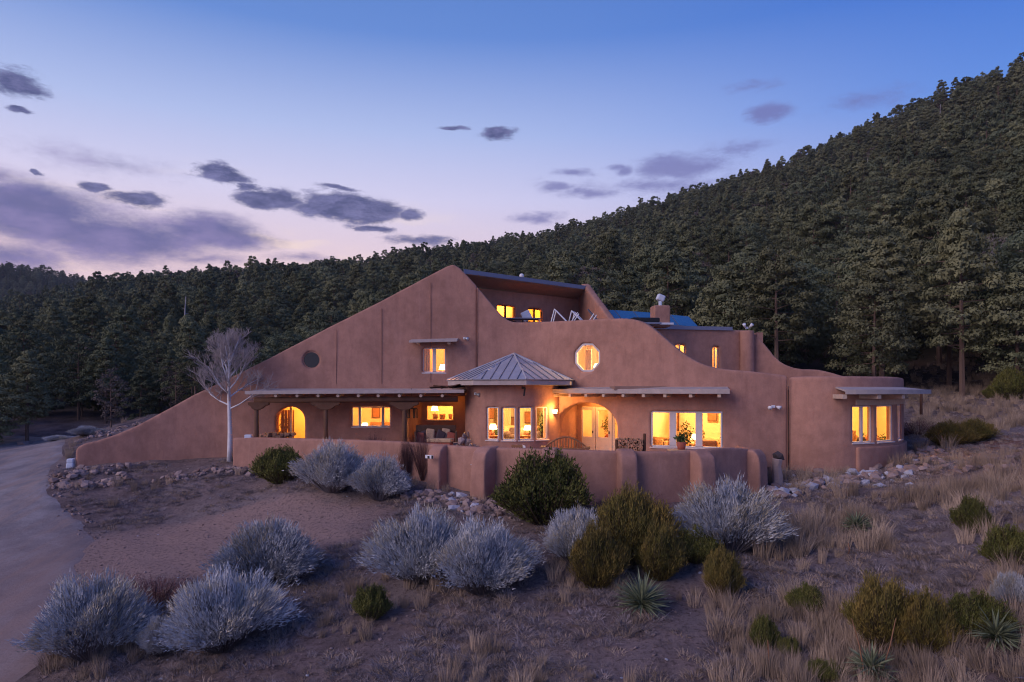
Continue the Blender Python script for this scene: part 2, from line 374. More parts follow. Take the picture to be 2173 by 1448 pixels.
ctl += [(-9, 33, -.2), (-3, 32, -.5), (3, 31, -.5), (8, 30, -.4), (0, 26, -.45), (5, 25.5, -.5), (-6, 28.5, -.25), (10, 38, .8), (0, 42, 1.0), (-12, 42, .8), (16, 36, 1.), (-26, 52, .2), (26, 50, 2.5), (0, 52, 1.5),
        (0, 2, -4.2), (-14, 4, -4.6), (14, 3, -3.2), (0, -12, -6), (-20, -12, -6.5), (20, -12, -5), (36, 30, 3.5), (-36, 30, -1.5), (-36, 50, -.3)]
ctl = np.array(ctl)
def _k(r2): return np.where(r2 > 0, .5 * r2 * np.log(r2 + 1e-12), 0)
n_ = len(ctl); A = np.zeros((n_ + 3, n_ + 3)); dd = ((ctl[:, None, :2] - ctl[None, :, :2]) ** 2).sum(-1)
A[:n_, :n_] = _k(dd) + np.eye(n_) * 1.2; A[:n_, n_] = 1; A[:n_, n_ + 1:] = ctl[:, :2]; A[n_, :n_] = 1; A[n_ + 1:, :n_] = ctl[:, :2].T
wts = np.linalg.solve(A, np.concatenate([ctl[:, 2], np.zeros(3)]))
def tps(x, y):
    o = np.zeros(x.shape)
    for i in range(n_): o += wts[i] * _k((x - ctl[i, 0]) ** 2 + (y - ctl[i, 1]) ** 2)
    return o + wts[n_] + wts[n_ + 1] * x + wts[n_ + 2] * y
def sst(x, a, b):
    t = np.clip((x - a) / (b - a), 0, 1); return t * t * (3 - 2 * t)
RPX = np.array([-900, -400, 0, 190, 300, 420, 560, 700, 800, 880, 1000, 1100, 1200, 1300, 1400, 1500, 1600, 1700, 1760, 1840, 1900, 2000, 2100, 2173, 2500, 3200])
RPY = np.array([700, 690, 672, 636, 620, 606, 597, 588, 578, 562, 544, 530, 508, 480, 452, 420, 394, 360, 328, 290, 266, 224, 190, 166, 60, -60])
def hill_params(az_):
    u = np.tan(np.clip(az_, -1.1, 1.1)) * F + CX
    e = (HY - np.interp(u, RPX, RPY)) / F * np.cos(az_)
    Rr = np.interp(az_, [-.9, -.55, 0, .3, .65, 1.], [330, 400, 430, 400, 330, 300])
    return e, Rr
def hsin(x, y, seed, sc):
    a = np.zeros_like(x); r = np.random.default_rng(seed)
    for k in range(5):
        t = r.uniform(0, 6.28); f = sc * (1.35 ** k) * r.uniform(.8, 1.2)
        a += np.sin(x * f * math.cos(t) + y * f * math.sin(t) + r.uniform(0, 6.28)) / (1.25 ** k)
    return a / 2.6
def H(x, y):
    x = np.asarray(x, float); y = np.asarray(y, float)
    r = np.hypot(x, y); az_ = np.arctan2(x, y)
    near = np.clip(tps(np.clip(x, -45, 45), np.clip(y, -14, 56)), -7, 6)
    near = np.maximum(near - np.clip(-14 - y, 0, 400) * .12, -12)
    e, Rr = hill_params(az_)
    f0 = np.interp(az_, [-.7, 0, .5, .7], [50, 54, 60, 62]); z0 = np.interp(az_, [-.7, 0, .6], [0., 1.5, 3.2])
    t = np.clip((r - f0) / (Rr - f0), 0, 1.0)
    top = e * Rr + CZ
    hz = z0 + (top - z0) * (t ** 1.12) + hsin(x, y, 3, .028) * 5.0 * np.sin(np.pi * t) 
    hz = np.where(r > Rr, np.maximum(top - (r - Rr) * .22, -2), hz)
    w = sst(r, 46, 66) * sst(y, -10, 25)
    z = near * (1 - w) + hz * w
    # farther wooded hill at the left
    u = np.tan(np.clip(az_, -1.2, 1.2)) * F + CX
    e2 = (HY - np.interp(u, [-1500, -300, 0, 90, 190, 300, 420, 900], [480, 545, 572, 580, 602, 622, 640, 760])) / F * np.cos(az_)
    R2 = 950.
    far = e2 * R2 * np.clip((r - 560) / (R2 - 560), 0, 1) ** .8 - 30 + 30 * np.clip((r - 560) / (R2 - 560), 0, 1)
    far = np.where(r > R2, np.maximum(e2 * R2 - (r - R2) * .2, -2), far)
    w2 = sst(r, 430, 620) * sst(-az_, -.1, .2)
    return z * (1 - w2) + np.maximum(far, z * .0 + far) * w2
def H1(x, y): return float(H(np.array([x]), np.array([y]))[0])
def hit(px, py):
    """where the sight line through a photo pixel meets the ground"""
    ds = np.concatenate([np.arange(6, 70, .1)]); xs = (px - CX) / F * ds; zs = CZ - (py - HY) / F * ds
    g = H(xs, ds); i = np.argmax(zs < g)
    if zs[i] >= g[i]: i = -1
    return Vector((xs[i], ds[i], g[i])), ds[i]
def small_relief(x, y):
    a = hsin(x, y, 11, 1.5) * .05 + hsin(x, y, 12, 3.6) * .03 + hsin(x, y, 13, 8.) * .015
    return a
# driveway outline (world XY) from its edges
dr_r = [(164, 941, -.55), (150, 955, -.65), (128, 985, -.78), (106, 1015, -.95), (110, 1045, -1.15), (135, 1080, -1.4), (185, 1108, -1.65), (185, 1160, -1.95), (165, 1230, -2.25), (120, 1320, -2.65), (40, 1448, -3.1), (-260, 1900, -4.0)]
dr = []
for px, py, z in dr_r:
    d = (CZ - z) * F / (py - HY); dr.append(XY(px, d))
def drive_edge(t):
    t = t * (len(dr) - 1); i = min(int(t), len(dr) - 2); f = t - i
    p0, p1, p2, p3 = dr[max(i - 1, 0)], dr[i], dr[i + 1], dr[min(i + 2, len(dr) - 1)]
    return .5 * ((2 * p1) + (p2 - p0) * f + (2 * p0 - 5 * p1 + 4 * p2 - p3) * f * f + (3 * p1 - p0 - 3 * p2 + p3) * f ** 3)
edge = [drive_edge(i / 120) for i in range(121)]
left_x = lambda y: -46 if y > 40 else -30 - (y - 10) * .5
EX = np.array([e.x for e in edge]); EY = np.array([e.y for e in edge])
def drive_side(x, y):
    """distance to the right of the drive's edge (negative: on the drive)"""
    o = np.argsort(EY); ex = np.interp(y, EY[o], EX[o]); return x - ex
def HH(x, y):
    s = drive_side(np.asarray(x, float), np.asarray(y, float))
    return H(x, y) + small_relief(x, y) * sst(s, .3, 1.5) * (1 - sst(np.hypot(x, y), 60, 90))
def HH1(x, y): return float(HH(np.array([x]), np.array([y]))[0])
gx = np.concatenate([-np.geomspace(1050, 31, 56), np.arange(-30, 30.01, .2), np.geomspace(31, 700, 44)])
gy = np.concatenate([-np.geomspace(120, 9, 12), np.arange(-8, 8, 1.), np.arange(8, 34, .2), np.arange(34, 60, .5), np.geomspace(61, 1150, 110)])
GX, GY = np.meshgrid(gx, gy); GZ = HH(GX, GY)
nx, ny = len(gx), len(gy); idx = np.arange(nx * ny).reshape(ny, nx)
Q = np.stack([idx[:-1, :-1], idx[:-1, 1:], idx[1:, 1:], idx[1:, :-1]], -1).reshape(-1, 4)
tag(link('ground', arr_mesh('ground', np.stack([GX, GY, GZ], -1).reshape(-1, 3), Q, M['ground'], smooth=True)), kind='structure')
# driveway strip
V = []; nu, nv = 120, 40
for i in range(nu + 1):
    e = edge[i]; lx = e.x - 24 - max(0, e.y - 36) * 1.2
    for j in range(nv + 1):
        f = (j / nv) ** 1.2
        jit = (math.sin(i * .9) * .10 + math.sin(i * .37) * .16 + math.sin(i * 2.3) * .04) * max(0, 1 - j / 3)
        V.append((e.x + jit + (lx - e.x) * f, e.y + (4 * f if e.y > 36 else 0), 0))
V = np.array(V); V[:, 2] = HH(V[:, 0], V[:, 1]) + .035
V[np.arange(0, len(V), nv + 1), 2] -= .05
idx = np.arange((nu + 1) * (nv + 1)).reshape(nu + 1, nv + 1)
Q = np.stack([idx[:-1, :-1], idx[:-1, 1:], idx[1:, 1:], idx[1:, :-1]], -1).reshape(-1, 4)
tag(link('driveway', arr_mesh('driveway', V, Q[:, ::-1], M['drive'], smooth=True)), kind='structure')

# ------------------------------------------------------------------ adobe house
def house_root():
    return tag(empty('adobe_house', (0, 30, 0)), 'large reddish brown adobe house with a steep gable and lit windows', 'house')
house = house_root()
HINV = Matrix.Translation((0, -30, 0))
def hp(o):
    """parent to the house while keeping world coordinates"""
    o.parent = house; o.matrix_parent_inverse = HINV; return o
def sub(o, parent):
    o.parent = parent; o.matrix_parent_inverse = Matrix.Identity(4); return o
def path_interp(pts, step=.25):
    """pts: (px, d, top_z); returns dense list of world x, y, top"""
    outp = []
    W3 = [(*XY(px, d), tz) for px, d, tz in pts]
    for a, b in zip(W3[:-1], W3[1:]):
        L = math.hypot(b[0] - a[0], b[1] - a[1]); k = max(1, int(L / step))
        for i in range(k): f = i / k; outp.append(tuple(a[j] + (b[j] - a[j]) * f for j in range(3)))
    outp.append(W3[-1]); return outp
def smooth_path(w, it=3, xy=True):
    w = [list(p) for p in w]
    for _ in range(it):
        q = [p[:] for p in w]
        for i in range(1, len(w) - 1):
            for j in (0, 1) if xy else (2,): w[i][j] = (q[i - 1][j] + q[i][j] * 2 + q[i + 1][j]) / 4
    return w
def ribbon(w, zb, thick, batter=.1, side=1):
    """closed slab whose front face follows w; thickness goes away from the viewer (to the left of the walking direction)"""
    v, f = [], []; n = len(w)
    for i, (x, y, tz) in enumerate(w):
        a, b = w[max(i - 1, 0)], w[min(i + 1, n - 1)]
        t = Vector((b[0] - a[0], b[1] - a[1])).normalized(); nb = Vector((-t.y, t.x)) * side
        v += [(x - nb.x * batter, y - nb.y * batter, zb), (x, y, tz), (x + nb.x * thick, y + nb.y * thick, tz), (x + nb.x * thick, y + nb.y * thick, zb)]
    for i in range(n - 1):
        k = i * 4
        for j in range(4): f.append((k + j, k + (j + 1) % 4, k + 4 + (j + 1) % 4, k + 4 + j))
    f.append((0, 1, 2, 3)); k = (n - 1) * 4; f.append((k + 3, k + 2, k + 1, k))
    return v, f
def adobe(name, solids, cutters=(), voxel=.06, smooth=5, parent=True, wob=.02, material=None):
    """solids (closed vertex/face lists) fused, cut, re-skinned with soft edges like hand-trowelled stucco"""
    m = MB()
    for v, f in solids: m.add(v, f)
    o = link(name, m.mesh(name, material or M['adobe']))
    tmp = []
    if cutters:
        col_ = bpy.data.collections.new('cut'); scene.collection.children.link(col_)
        for c in cutters:
            co_ = bpy.data.objects.new('cut', c.mesh('cut', [])); col_.objects.link(co_); tmp.append(co_)
        bo = o.modifiers.new('b', 'BOOLEAN'); bo.operation = 'DIFFERENCE'; bo.operand_type = 'COLLECTION'; bo.collection = col_; bo.solver = 'EXACT'
        bo.use_self = len(solids) > 1
    rm = o.modifiers.new('r', 'REMESH'); rm.mode = 'VOXEL'; rm.voxel_size = voxel; rm.use_smooth_shade = True
    if smooth:
        s = o.modifiers.new('s', 'SMOOTH'); s.factor = .5; s.iterations = smooth
    dg = bpy.context.evaluated_depsgraph_get(); dg.update()
    me = bpy.data.meshes.new_from_object(o.evaluated_get(dg)); o.modifiers.clear(); o.data = me; me.name = name
    for t in tmp: bpy.data.objects.remove(t)
    if cutters: bpy.data.collections.remove(col_)
    k = len(me.vertices); a = np.empty(k * 3, np.float32); me.vertices.foreach_get('co', a); a = a.reshape(-1, 3)
    if wob:
        n = hsin(a[:, 0] + a[:, 2] * .4, a[:, 1] * 1.1 + a[:, 2], 5, 1.6) * wob
        a[:, 1] += n; a[:, 2] += n * .6
        me.vertices.foreach_set('co', a.ravel()); me.update()
    if not len(me.materials): me.materials.append(material or M['adobe'])
    if parent is True: hp(o)
    return o
class Frame:
    """local frame on a wall: origin on its face, t along it (left to right in the photo), n out of it"""
    def __init__(s, o, t):
        s.o = Vector(o); s.t = Vector((t[0], t[1], 0)).normalized(); s.n = Vector((s.t.y, -s.t.x, 0)); s.M = Matrix((s.t, -s.n, Vector((0, 0, 1)))).transposed()
    def p(s, u, z, out=0): return Vector((s.o.x, s.o.y, 0)) + s.t * u + s.n * out + Vector((0, 0, z))
def frame_at(path, px, py0, py1, pxw):
    """frame and size of an opening centred at photo column px on the wall path"""
    best = None; ends = sorted((CX + p[0] / p[1] * F) for p in path); px = min(max(px, ends[0] + .01), ends[-1] - .01)
    for a, b in zip(path[:-1], path[1:]):
        pa = CX + a[0] / a[1] * F; pb = CX + b[0] / b[1] * F
        if min(pa, pb) <= px <= max(pa, pb):
            f = (px - pa) / (pb - pa + 1e-9); best = (a[0] + (b[0] - a[0]) * f, a[1] + (b[1] - a[1]) * f, a, b); break
    x, y, a, b = best; t = Vector((b[0] - a[0], b[1] - a[1])).normalized()
    fr = Frame((x, y, 0), (t.x, t.y))
    k = t.x - (x / y) * t.y                      # photo columns per metre of wall
    return fr, pxw * y / F / max(k, .3), Zat(py1, y), Zat(py0, y)
def cut_box(fr, w, z0, z1, depth=1.2, off=.3):
    m = MB(); m.box(fr.p(0, (z0 + z1) / 2, off - depth / 2), (w, depth, z1 - z0), fr.M); return m
def cut_poly(fr, pts, depth=1.4, off=.4):
    m = MB(); m.prism([fr.p(u, z, off) for u, z in pts], -fr.n, depth); return m
def arch_pts(w, z0, zs, z1, n=18):
    return [(-w / 2, z0), (w / 2, z0)] + [(w / 2 * math.cos(math.pi * i / n), zs + (z1 - zs) * math.sin(math.pi * i / n)) for i in range(n + 1)]
def window(fr, w, z0, z1, splits=(1,), setback=.14, fw=.055, label=None, glass='glass', gap=.1, fmat='white_wood', name='window'):
    """casement frame; splits are the relative widths of its lights, gap the width of the posts between them"""
    fr2 = Frame(fr.p(0, 0, -setback), fr.t)
    m = MB(); dep = .09
    m.box(fr2.p(0, z0 + fw / 2), (w, dep, fw), fr.M); m.box(fr2.p(0, z1 - fw / 2), (w, dep, fw), fr.M)
    for s in (-1, 1): m.box(fr2.p(s * (w / 2 - fw / 2), (z0 + z1) / 2), (fw, dep, z1 - z0 - 2 * fw), fr.M)
    tot = sum(splits); inner = w - 2 * fw - gap * (len(splits) - 1); u = -w / 2 + fw; panes = []
    for i, s in enumerate(splits):
        ww = inner * s / tot; panes.append((u + ww / 2, ww)); u += ww
        if i < len(splits) - 1: m.box(fr2.p(u + gap / 2, (z0 + z1) / 2, .012), (gap, dep + .03, z1 - z0 - 2 * fw), fr.M); u += gap
    o = hp(m.build(name, M[fmat], bevel=.006))
    if label: o['label'] = label
    s = MB(); s.box(fr2.p(0, z0 - .025, .06), (w + .08, .2, .05), fr.M); sub(s.build('sill', M[fmat], o, bevel=.01), o)
    for (uc, ww) in panes:
        g = MB(); g.box(fr2.p(uc, (z0 + z1) / 2, -.01), (ww + .02, .008, z1 - z0 - 2 * fw + .02), fr.M); sub(g.build('pane', M[glass], o), o)
    return o
def room(fr, u0, u1, z0, z1, depth, start=.42, power=90, lamp=None, wallm='plaster_in', colr=(1, .50, .13), name='interior_wall'):
    """five-sided lit room behind a wall; floor, side walls, ceiling and back wall, each with real thickness"""
    m = MB(); t = .06
    c = lambda u, z, d: fr.p(u, z, -d)
    um, zm, dm = (u0 + u1) / 2, (z0 + z1) / 2, start + depth / 2
    m.box(c(um, zm, start + depth + t / 2), (u1 - u0 + 2 * t, t, z1 - z0), fr.M)
    m.box(c(u0 - t / 2, zm, dm), (t, depth, z1 - z0), fr.M); m.box(c(u1 + t / 2, zm, dm), (t, depth, z1 - z0), fr.M)
    m.box(c(um, z1 + t / 2, dm), (u1 - u0 + 2 * t, depth, t), fr.M)
    o = hp(m.build(name, M[wallm]))
    f = MB(); f.box(c(um, z0 - t / 2, dm), (u1 - u0, depth, t), fr.M); hp(f.build('interior_floor', M['floor_in']))
    L = bpy.data.lights.new('room_lamp', 'POINT'); L.energy = power * 2.5; L.color = (colr[0], colr[1] * .9, colr[2]); L.shadow_soft_size = .18
    lo = bpy.data.objects.new('room_lamp', L); C.objects.link(lo)
    lo.location = c(*(lamp or (um, z1 - .45, start + depth * .4)))
    return o

# --- wall paths and outlines
dA = 31.0
A_top = [(160, 957), (166, 948), (180, 941), (204, 936), (246, 922), (287, 905), (329, 883), (370, 861), (411, 838), (447, 821), (475, 808.5), (505, 793), (550, 771), (680, 703.5), (806, 640), (925, 577), (950, 564), (962, 561), (975, 568), (1012, 607)]
def dAf(px): return dA if px > 475 else dA - 1.6 * ((475 - px) / 315) ** 1.3
Aw = path_interp([(px, dAf(px), Zat(py, dAf(px))) for px, py in A_top])
B_top = [(1011, 30.95, 607), (1030, 30.95, 627), (1051, 30.95, 650), (1066, 30.95, 672), (1079, 30.95, 684.5), (1126, 30.8, 684), (1172, 30.3, 682), (1209, 29.7, 680), (1243, 29.15, 678), (1291, 28.5, 676), (1330, 28.0, 675.5), (1349, 27.75, 677), (1361, 27.65, 680), (1372, 27.55, 686),
         (1383, 27.4, 695), (1395, 27.3, 706), (1408, 27.15, 719), (1430, 26.95, 740), (1457, 26.75, 758), (1485, 26.6, 771), (1512, 26.45, 780), (1560, 26.25, 785), (1600, 26.15, 788), (1671, 26.1, 797)]
Bw = smooth_path(path_interp([(px, d, Zat(py, d)) for px, d, py in B_top]), 6)
Bw = smooth_path(Bw, 2, False)
C_top = [(1673, 26.12, 798), (1700, 25.75, 799), (1740, 25.35, 799), (1790, 25.15, 798.5), (1840, 25.4, 797.5), (1866, 25.72, 797), (1896, 26.2, 797), (1908, 26.9, 797.5), (1919, 28.2, 799)]
Cw = path_interp([(px, d, Zat(799, 25.35)) for px, d, py in C_top])
e_ = Cw[-1]; Cw += [(e_[0] + .45, e_[1] + .8, e_[2]), (e_[0] + .8, e_[1] + 1.8, e_[2]), (e_[0] + 1.0, e_[1] + 4.5, e_[2] - .1)]
Cw = smooth_path(Cw, 2)

cutA, cutB, cutC = [], [], []
# gable wall openings
frA = Frame((0, dA, 0), (1, 0))
def frameA(px): return Frame((XY(px, dA).x, dA, 0), (1, 0))
def wA(x0, x1): return (x1 - x0) / F * dA
fr = frameA(921); up_win = (fr, wA(897, 946), Zat(791, dA), Zat(738, dA)); cutA.append(cut_box(*up_win))
fr = frameA(787); mid_win = (fr, wA(745, 829), Zat(906, dA), Zat(863, dA)); cutA.append(cut_box(*mid_win))
fr = frameA(616); wdt = wA(586, 646); door_arch = (fr, wdt); cutA.append(cut_poly(fr, arch_pts(wdt, .02, Zat(892, dA), Zat(863, dA))))
fr = frameA(660); rr_ = 18.5 / F * dA; zc = Zat(764, dA); round_win = (fr, rr_, zc)
cutA.append(cut_poly(fr, [(rr_ * math.cos(a * math.pi / 12), zc + rr_ * math.sin(a * math.pi / 12)) for a in range(24)]))
al = (XY(865, dA).x, XY(1000, dA).x)
cutA.append(cut_box(Frame(((al[0] + al[1]) / 2, dA, 0), (1, 0)), al[1] - al[0], -.6, 2.62, 1.3, .4))
gable = adobe('gable_wall', [ribbon(Aw, -1.6, .45, .06)], cutA, .065)
# curved wall openings
frT, wT, zT0, zT1 = frame_at(Bw, 1455, 873, 951, 152); cutB.append(cut_box(frT, wT, zT0, zT1, 1.6, .5))
frO, wO, zO0, zO1 = frame_at(Bw, 1245, 729, 789, 54)
oc = lambda w, z0, z1, k=.3: [(-w / 2 + w * k, z0), (w / 2 - w * k, z0), (w / 2, z0 + (z1 - z0) * k), (w / 2, z1 - (z1 - z0) * k), (w / 2 - w * k, z1), (-w / 2 + w * k, z1), (-w / 2, z1 - (z1 - z0) * k), (-w / 2, z0 + (z1 - z0) * k)]
cutB.append(cut_poly(frO, oc(wO, zO0, zO1), 1.4, .5))
frR, wR, _, zR1 = frame_at(Bw, 1244, 854, 950, 127)
cutB.append(cut_poly(frR, arch_pts(wR, .02, 1.25, zR1, 24), 1.3, .6))
# the bay opens into the house through the curved wall
cutB.append(cut_box(Frame((.15, 30.95, 0), (1, 0)), 2.5, -.3, 2.75, 1.6, .6))
main_b = adobe('curved_parapet_wall', [ribbon(Bw, -1.6, .42, .08)], cutB, .06)
# wing with the corner windows
frW1, wW1, zW0, zW1 = frame_at(Cw, 1829, 861, 940, 33)
wins_c = []
for (px, pw, y0, y1) in [(1820, 22, 861, 941), (1842, 20, 861, 940.5), (1879, 34, 860, 938.5), (1909, 15, 858, 934)]:
    f_, w_, a_, b_ = frame_at(Cw, px, y0, y1, pw); wins_c.append((f_, w_, zW0, zW1)); cutC.append(cut_box(f_, w_ * 1.02, zW0, zW1, 1.7, .4))
wing = adobe('rounded_wing_wall', [ribbon(Cw, -1.6, .27, .06)], cutC, .055)
# thick plastered ledge round the wing's foot under its windows
led = [p for p in Cw if CX + p[0] / p[1] * F > 1803]
led = [(x - 0, y, zW0 - .14) for x, y, z in led]
def offs(w, o):
    r = []
    for i, p in enumerate(w):
        a, b = w[max(i - 1, 0)], w[min(i + 1, len(w) - 1)]; t = Vector((b[0] - a[0], b[1] - a[1])).normalized()
        r.append((p[0] + t.y * o, p[1] - t.x * o, p[2]))
    return r
adobe('plaster_ledge', [ribbon(offs(led, .13), -1.6, .2, .04)], (), .055)

# bay: round tower under the metal roof
bc = Vector((.05, 30.3)); bR = 2.12
bay_path = []
for a in np.arange(-112, 76, 4.):
    bay_path.append((bc.x + bR * math.sin(R(a)), bc.y - bR * math.cos(R(a)), 3.2))
cutY = []; bay_w = []
for (px, pw, y0, y1, sp_) in [(1044.5, 25, 865, 937, 1), (1079.5, 29, 865, 939, 1), (1116, 29, 865, 941, 1), (1151, 25, 866, 938, 1)]:
    f_, w_, a_, b_ = frame_at([p for p in bay_path if p[1] < bc.y + .1], px, y0, y1, pw); w_ = min(w_, .72); bay_w.append((f_, w_, .82, 2.2)); cutY.append(cut_box(f_, w_, .82, 2.2, .9, .3))
a_ = -91; f_ = Frame((bc.x + bR * math.sin(R(a_)), bc.y - bR * math.cos(R(a_)), 0), (math.cos(R(a_)), math.sin(R(a_))))
bay_w.append((f_, .6, 1.0, 2.15)); cutY.append(cut_box(f_, .6, 1.0, 2.15, .9, .3))
adobe('bay_wall', [ribbon(bay_path, -.8, .3, .05)], cutY, .05)
m = MB(); m.prism([(bc.x + 2.0 * math.sin(a * math.pi / 8), bc.y + 2.0 * math.cos(a * math.pi / 8), 3.0) for a in range(16)], (0, 0, 1), .08); hp(m.build('bay_ceiling', M['plaster_in']))

# alcove walls behind the porch's right end
alc = path_interp([(862, 31.35, 2.75), (896, 33.1, 2.75), (1012, 33.1, 2.75)])
frL, wL, zL0, zL1 = frame_at(alc, 933.5, 861, 892, 57)
adobe('alcove_wall', [ribbon(alc, -.6, .3, 0)], [cut_box(frL, wL, zL0, zL1)], .06)
m = MB(); m.box(((al[0] + al[1]) / 2, 32.3, 2.68), (al[1] - al[0] + .3, 2.4, .1)); hp(m.build('alcove_ceiling', M['adobe']))

# --- windows
window(*up_win, splits=(1, 1), gap=.16, label='two-light white window high under a small canopy')
window(*mid_win, splits=(.42, 1.5, .42), gap=.11, label='wide white picture window with narrow side lights')
window(frT, wT, zT0, zT1, splits=(1, 1.12, 1.02), gap=.26, fw=.07, label='tall white triple window beside the firewood rack')
window(frL, wL, zL0, zL1, splits=(1,), fw=.03, label='small wide window in the alcove wall', fmat='viga')
for f_, w_, a, b in bay_w: window(f_, w_, a, b, fw=.055, setback=.1)
for i, (f_, w_, a, b) in enumerate(wins_c): window(f_, w_, a, b, splits=(1,), fw=.05, setback=.1)
# octagonal window
def ring_window(fr, pts_out, pts_in, setback, name, label, glass, fm='white_wood'):
    m = MB(); n = len(pts_out)
    for i in range(n):
        j = (i + 1) % n
        a, b, c, d = pts_out[i], pts_out[j], pts_in[j], pts_in[i]
        m.prism([fr.p(u, z, -setback + .04) for u, z in (a, b, c, d)], -fr.n, .08)
    o = hp(m.build(name, M[fm])); o['label'] = label
    g = MB(); g.prism([fr.p(u, z, -setback) for u, z in pts_in], -fr.n, .01); sub(g.build('pane', M[glass], o), o); return o
ring_window(frO, oc(wO * 1.03, zO0 - .02, zO1 + .02), oc(wO * .86, zO0 + .08, zO1 - .08), .12, 'octagonal_window', 'white framed octagonal window glowing above the right porch roof', 'glass')
fr, r0, zc = round_win
cir = lambda r: [(r * math.cos(a * math.pi / 12), zc + r * math.sin(a * math.pi / 12)) for a in range(24)]
ring_window(fr, cir(r0 * 1.03), cir(r0 * .9), .12, 'round_window', 'unlit round window in the slope of the gable', 'dark_glass', 'adobe')
m = MB(); m.box(fr.p(0, zc, -1.2), (1.6, .1, 1.6), fr.M); hp(m.build('dark_backing', M['black']))  # black sheet behind the pane stands in for the darkness of an unlit room
# octagon sill scar
m = MB(); m.prism([frO.p(-.42, zO0 - .5, .015), frO.p(.42, zO0 - .5, .015), frO.p(.3, zO0 - .03, .03), frO.p(-.3, zO0 - .03, .03)], -frO.n, .1)
hp(m.build('sill_apron', flat('pale_plaster', (.44, .25, .2), .95), bevel=.02))

# --- rooms (their lamps light the windows)
room(frameA(921), -1.6, 1.2, 3.2, 5.6, 3.0, power=75, colr=(1, .40, .07))
room(frameA(787), -2.0, 1.55, 0, 2.5, 3.4, power=120, lamp=(.1, 2.2, 1.6), colr=(1, .48, .1))
room(frameA(616), -1.6, 1.5, 0, 2.5, 2.6, power=130, lamp=(.4, 2.2, 1.5), colr=(1, .42, .06))
room(frT, -2.55, 2.0, 0, 2.65, 4.0, start=.5, power=210, lamp=(.3, 2.3, 2.2), colr=(1, .56, .15))
room(frO, -1.5, 1.5, 3.3, 5.3, 2.0, power=150, lamp=(.6, 5.0, 1.0), colr=(1, .64, .24))
room(frL, -1.8, 1.5, 0, 2.5, 2.6, start=.35, power=90, lamp=(.2, 2.3, 1.5), colr=(1, .44, .08))
room(Frame((.1, 30.95, 0), (1, 0)), -1.7, 1.75, 0, 2.75, 3.4, start=.45, power=170, lamp=(.0, 2.4, -.2), colr=(1, .56, .16))
cf = Frame(((Cw[8][0] + Cw[-6][0]) / 2, 28.2, 0), (1, 0.1)); 
rm_ = Frame((XY(1845, 27.6).x, 27.6, 0), (1, .0))
wi = offs([q for q in Cw if 1700 < CX + q[0] / q[1] * F], -.25)
for zz, nm, mt in ((2.85, 'interior_ceiling', 'plaster_in'), (.28, 'interior_floor', 'floor_in')):
    m = MB(); m.prism([(q[0], q[1], zz) for q in wi] + [(wi[-1][0] - .1, 31.8, zz), (wi[0][0], 31.8, zz)], (0, 0, 1), .06); hp(m.build(nm, M[mt]))
m = MB(); m.box((wi[0][0] + .05, 28.9, 1.6), (.08, 5.8, 2.6)); hp(m.build('interior_wall', M['plaster_in']))
m = MB(); m.box(((wi[0][0] + wi[-1][0]) / 2, 31.2, 1.6), (wi[-1][0] - wi[0][0], .08, 2.6)); hp(m.build('interior_wall', M['plaster_in']))
v, f = ribbon([(q[0], q[1], 2.84) for q in offs(Cw, -.36)][-9:], .3, .04, 0); m = MB(); m.add(v, f); hp(m.build('interior_wall', M['plaster_in']))
L = bpy.data.lights.new('room_lamp', 'POINT'); L.energy = 480; L.color = (1, .56, .14); L.shadow_soft_size = .18; lo = bpy.data.objects.new('room_lamp', L); C.objects.link(lo); lo.location = (14.2, 28.3, 2.4)
# arched entry recess with its glazed doors
rec = 1.35
fr = frR
m = MB()
m.box(fr.p(-wR / 2 - .1, 1.3, -.42 - rec / 2), (.16, rec, 2.9), fr.M); m.box(fr.p(wR / 2 + .1, 1.3, -.42 - rec / 2), (.16, rec, 2.9), fr.M)
m.box(fr.p(0, 2.62, -.42 - rec / 2), (wR + .4, rec, .2), fr.M)
hp(m.build('entry_recess', M['adobe']))
zt = 2.12
m = MB(); m.box(fr.p(0, (zt + 2.6) / 2 + .02, -.42 - rec + .05), (wR + .1, .12, 2.6 - zt), fr.M); m.box(fr.p(-wR / 2 + .08, 1.1, -.42 - rec + .05), (.22, .12, 2.2), fr.M)
hp(m.build('entry_back_wall', M['adobe']))
def door(fr, u, w, z1, label, name='door', out=-.42 - 1.35 + .02):
    m = MB(); f = .12; z0 = .02
    m.box(fr.p(u, z0 + .38, out), (w, .055, .76), fr.M)
    for s in (-1, 1): m.box(fr.p(u + s * (w / 2 - f / 2), (z1 + z0 + .76) / 2, out), (f, .055, z1 - z0 - .76), fr.M)
    m.box(fr.p(u, z1 - f / 2, out), (w - 2 * f, .055, f), fr.M)
    o = hp(m.build(name, M['white_wood'], bevel=.008)); o['label'] = label
    g = MB(); g.box(fr.p(u, (z1 - f + z0 + .76) / 2, out), (w - 2 * f + .01, .01, z1 - f - z0 - .76), fr.M); sub(g.build('pane', M['glass'], o), o)
    h = MB(); h.box(fr.p(u + w / 2 - .06, 1.0, out + .05), (.03, .05, .12), fr.M); sub(h.build('handle', M['black'], o), o)
    return o
door(fr, -1.02, .72, zt, 'left glazed white door with a solid lower panel'); door(fr, -.19, .76, zt, 'middle glazed white door in the arch'); door(fr, .66, .76, zt, 'right glazed white door in the arch')
m = MB()
for u in (-1.42, -.62, .24, 1.09): m.box(fr.p(u, zt / 2, -.42 - rec + .03), (.07, .12, zt), fr.M)
hp(m.build('door_posts', M['white_wood'])); m = MB(); m.box(fr.p(1.4, 1.1, -.42 - rec + .05), (.56, .1, 2.2), fr.M); hp(m.build('entry_back_wall', M['adobe']))
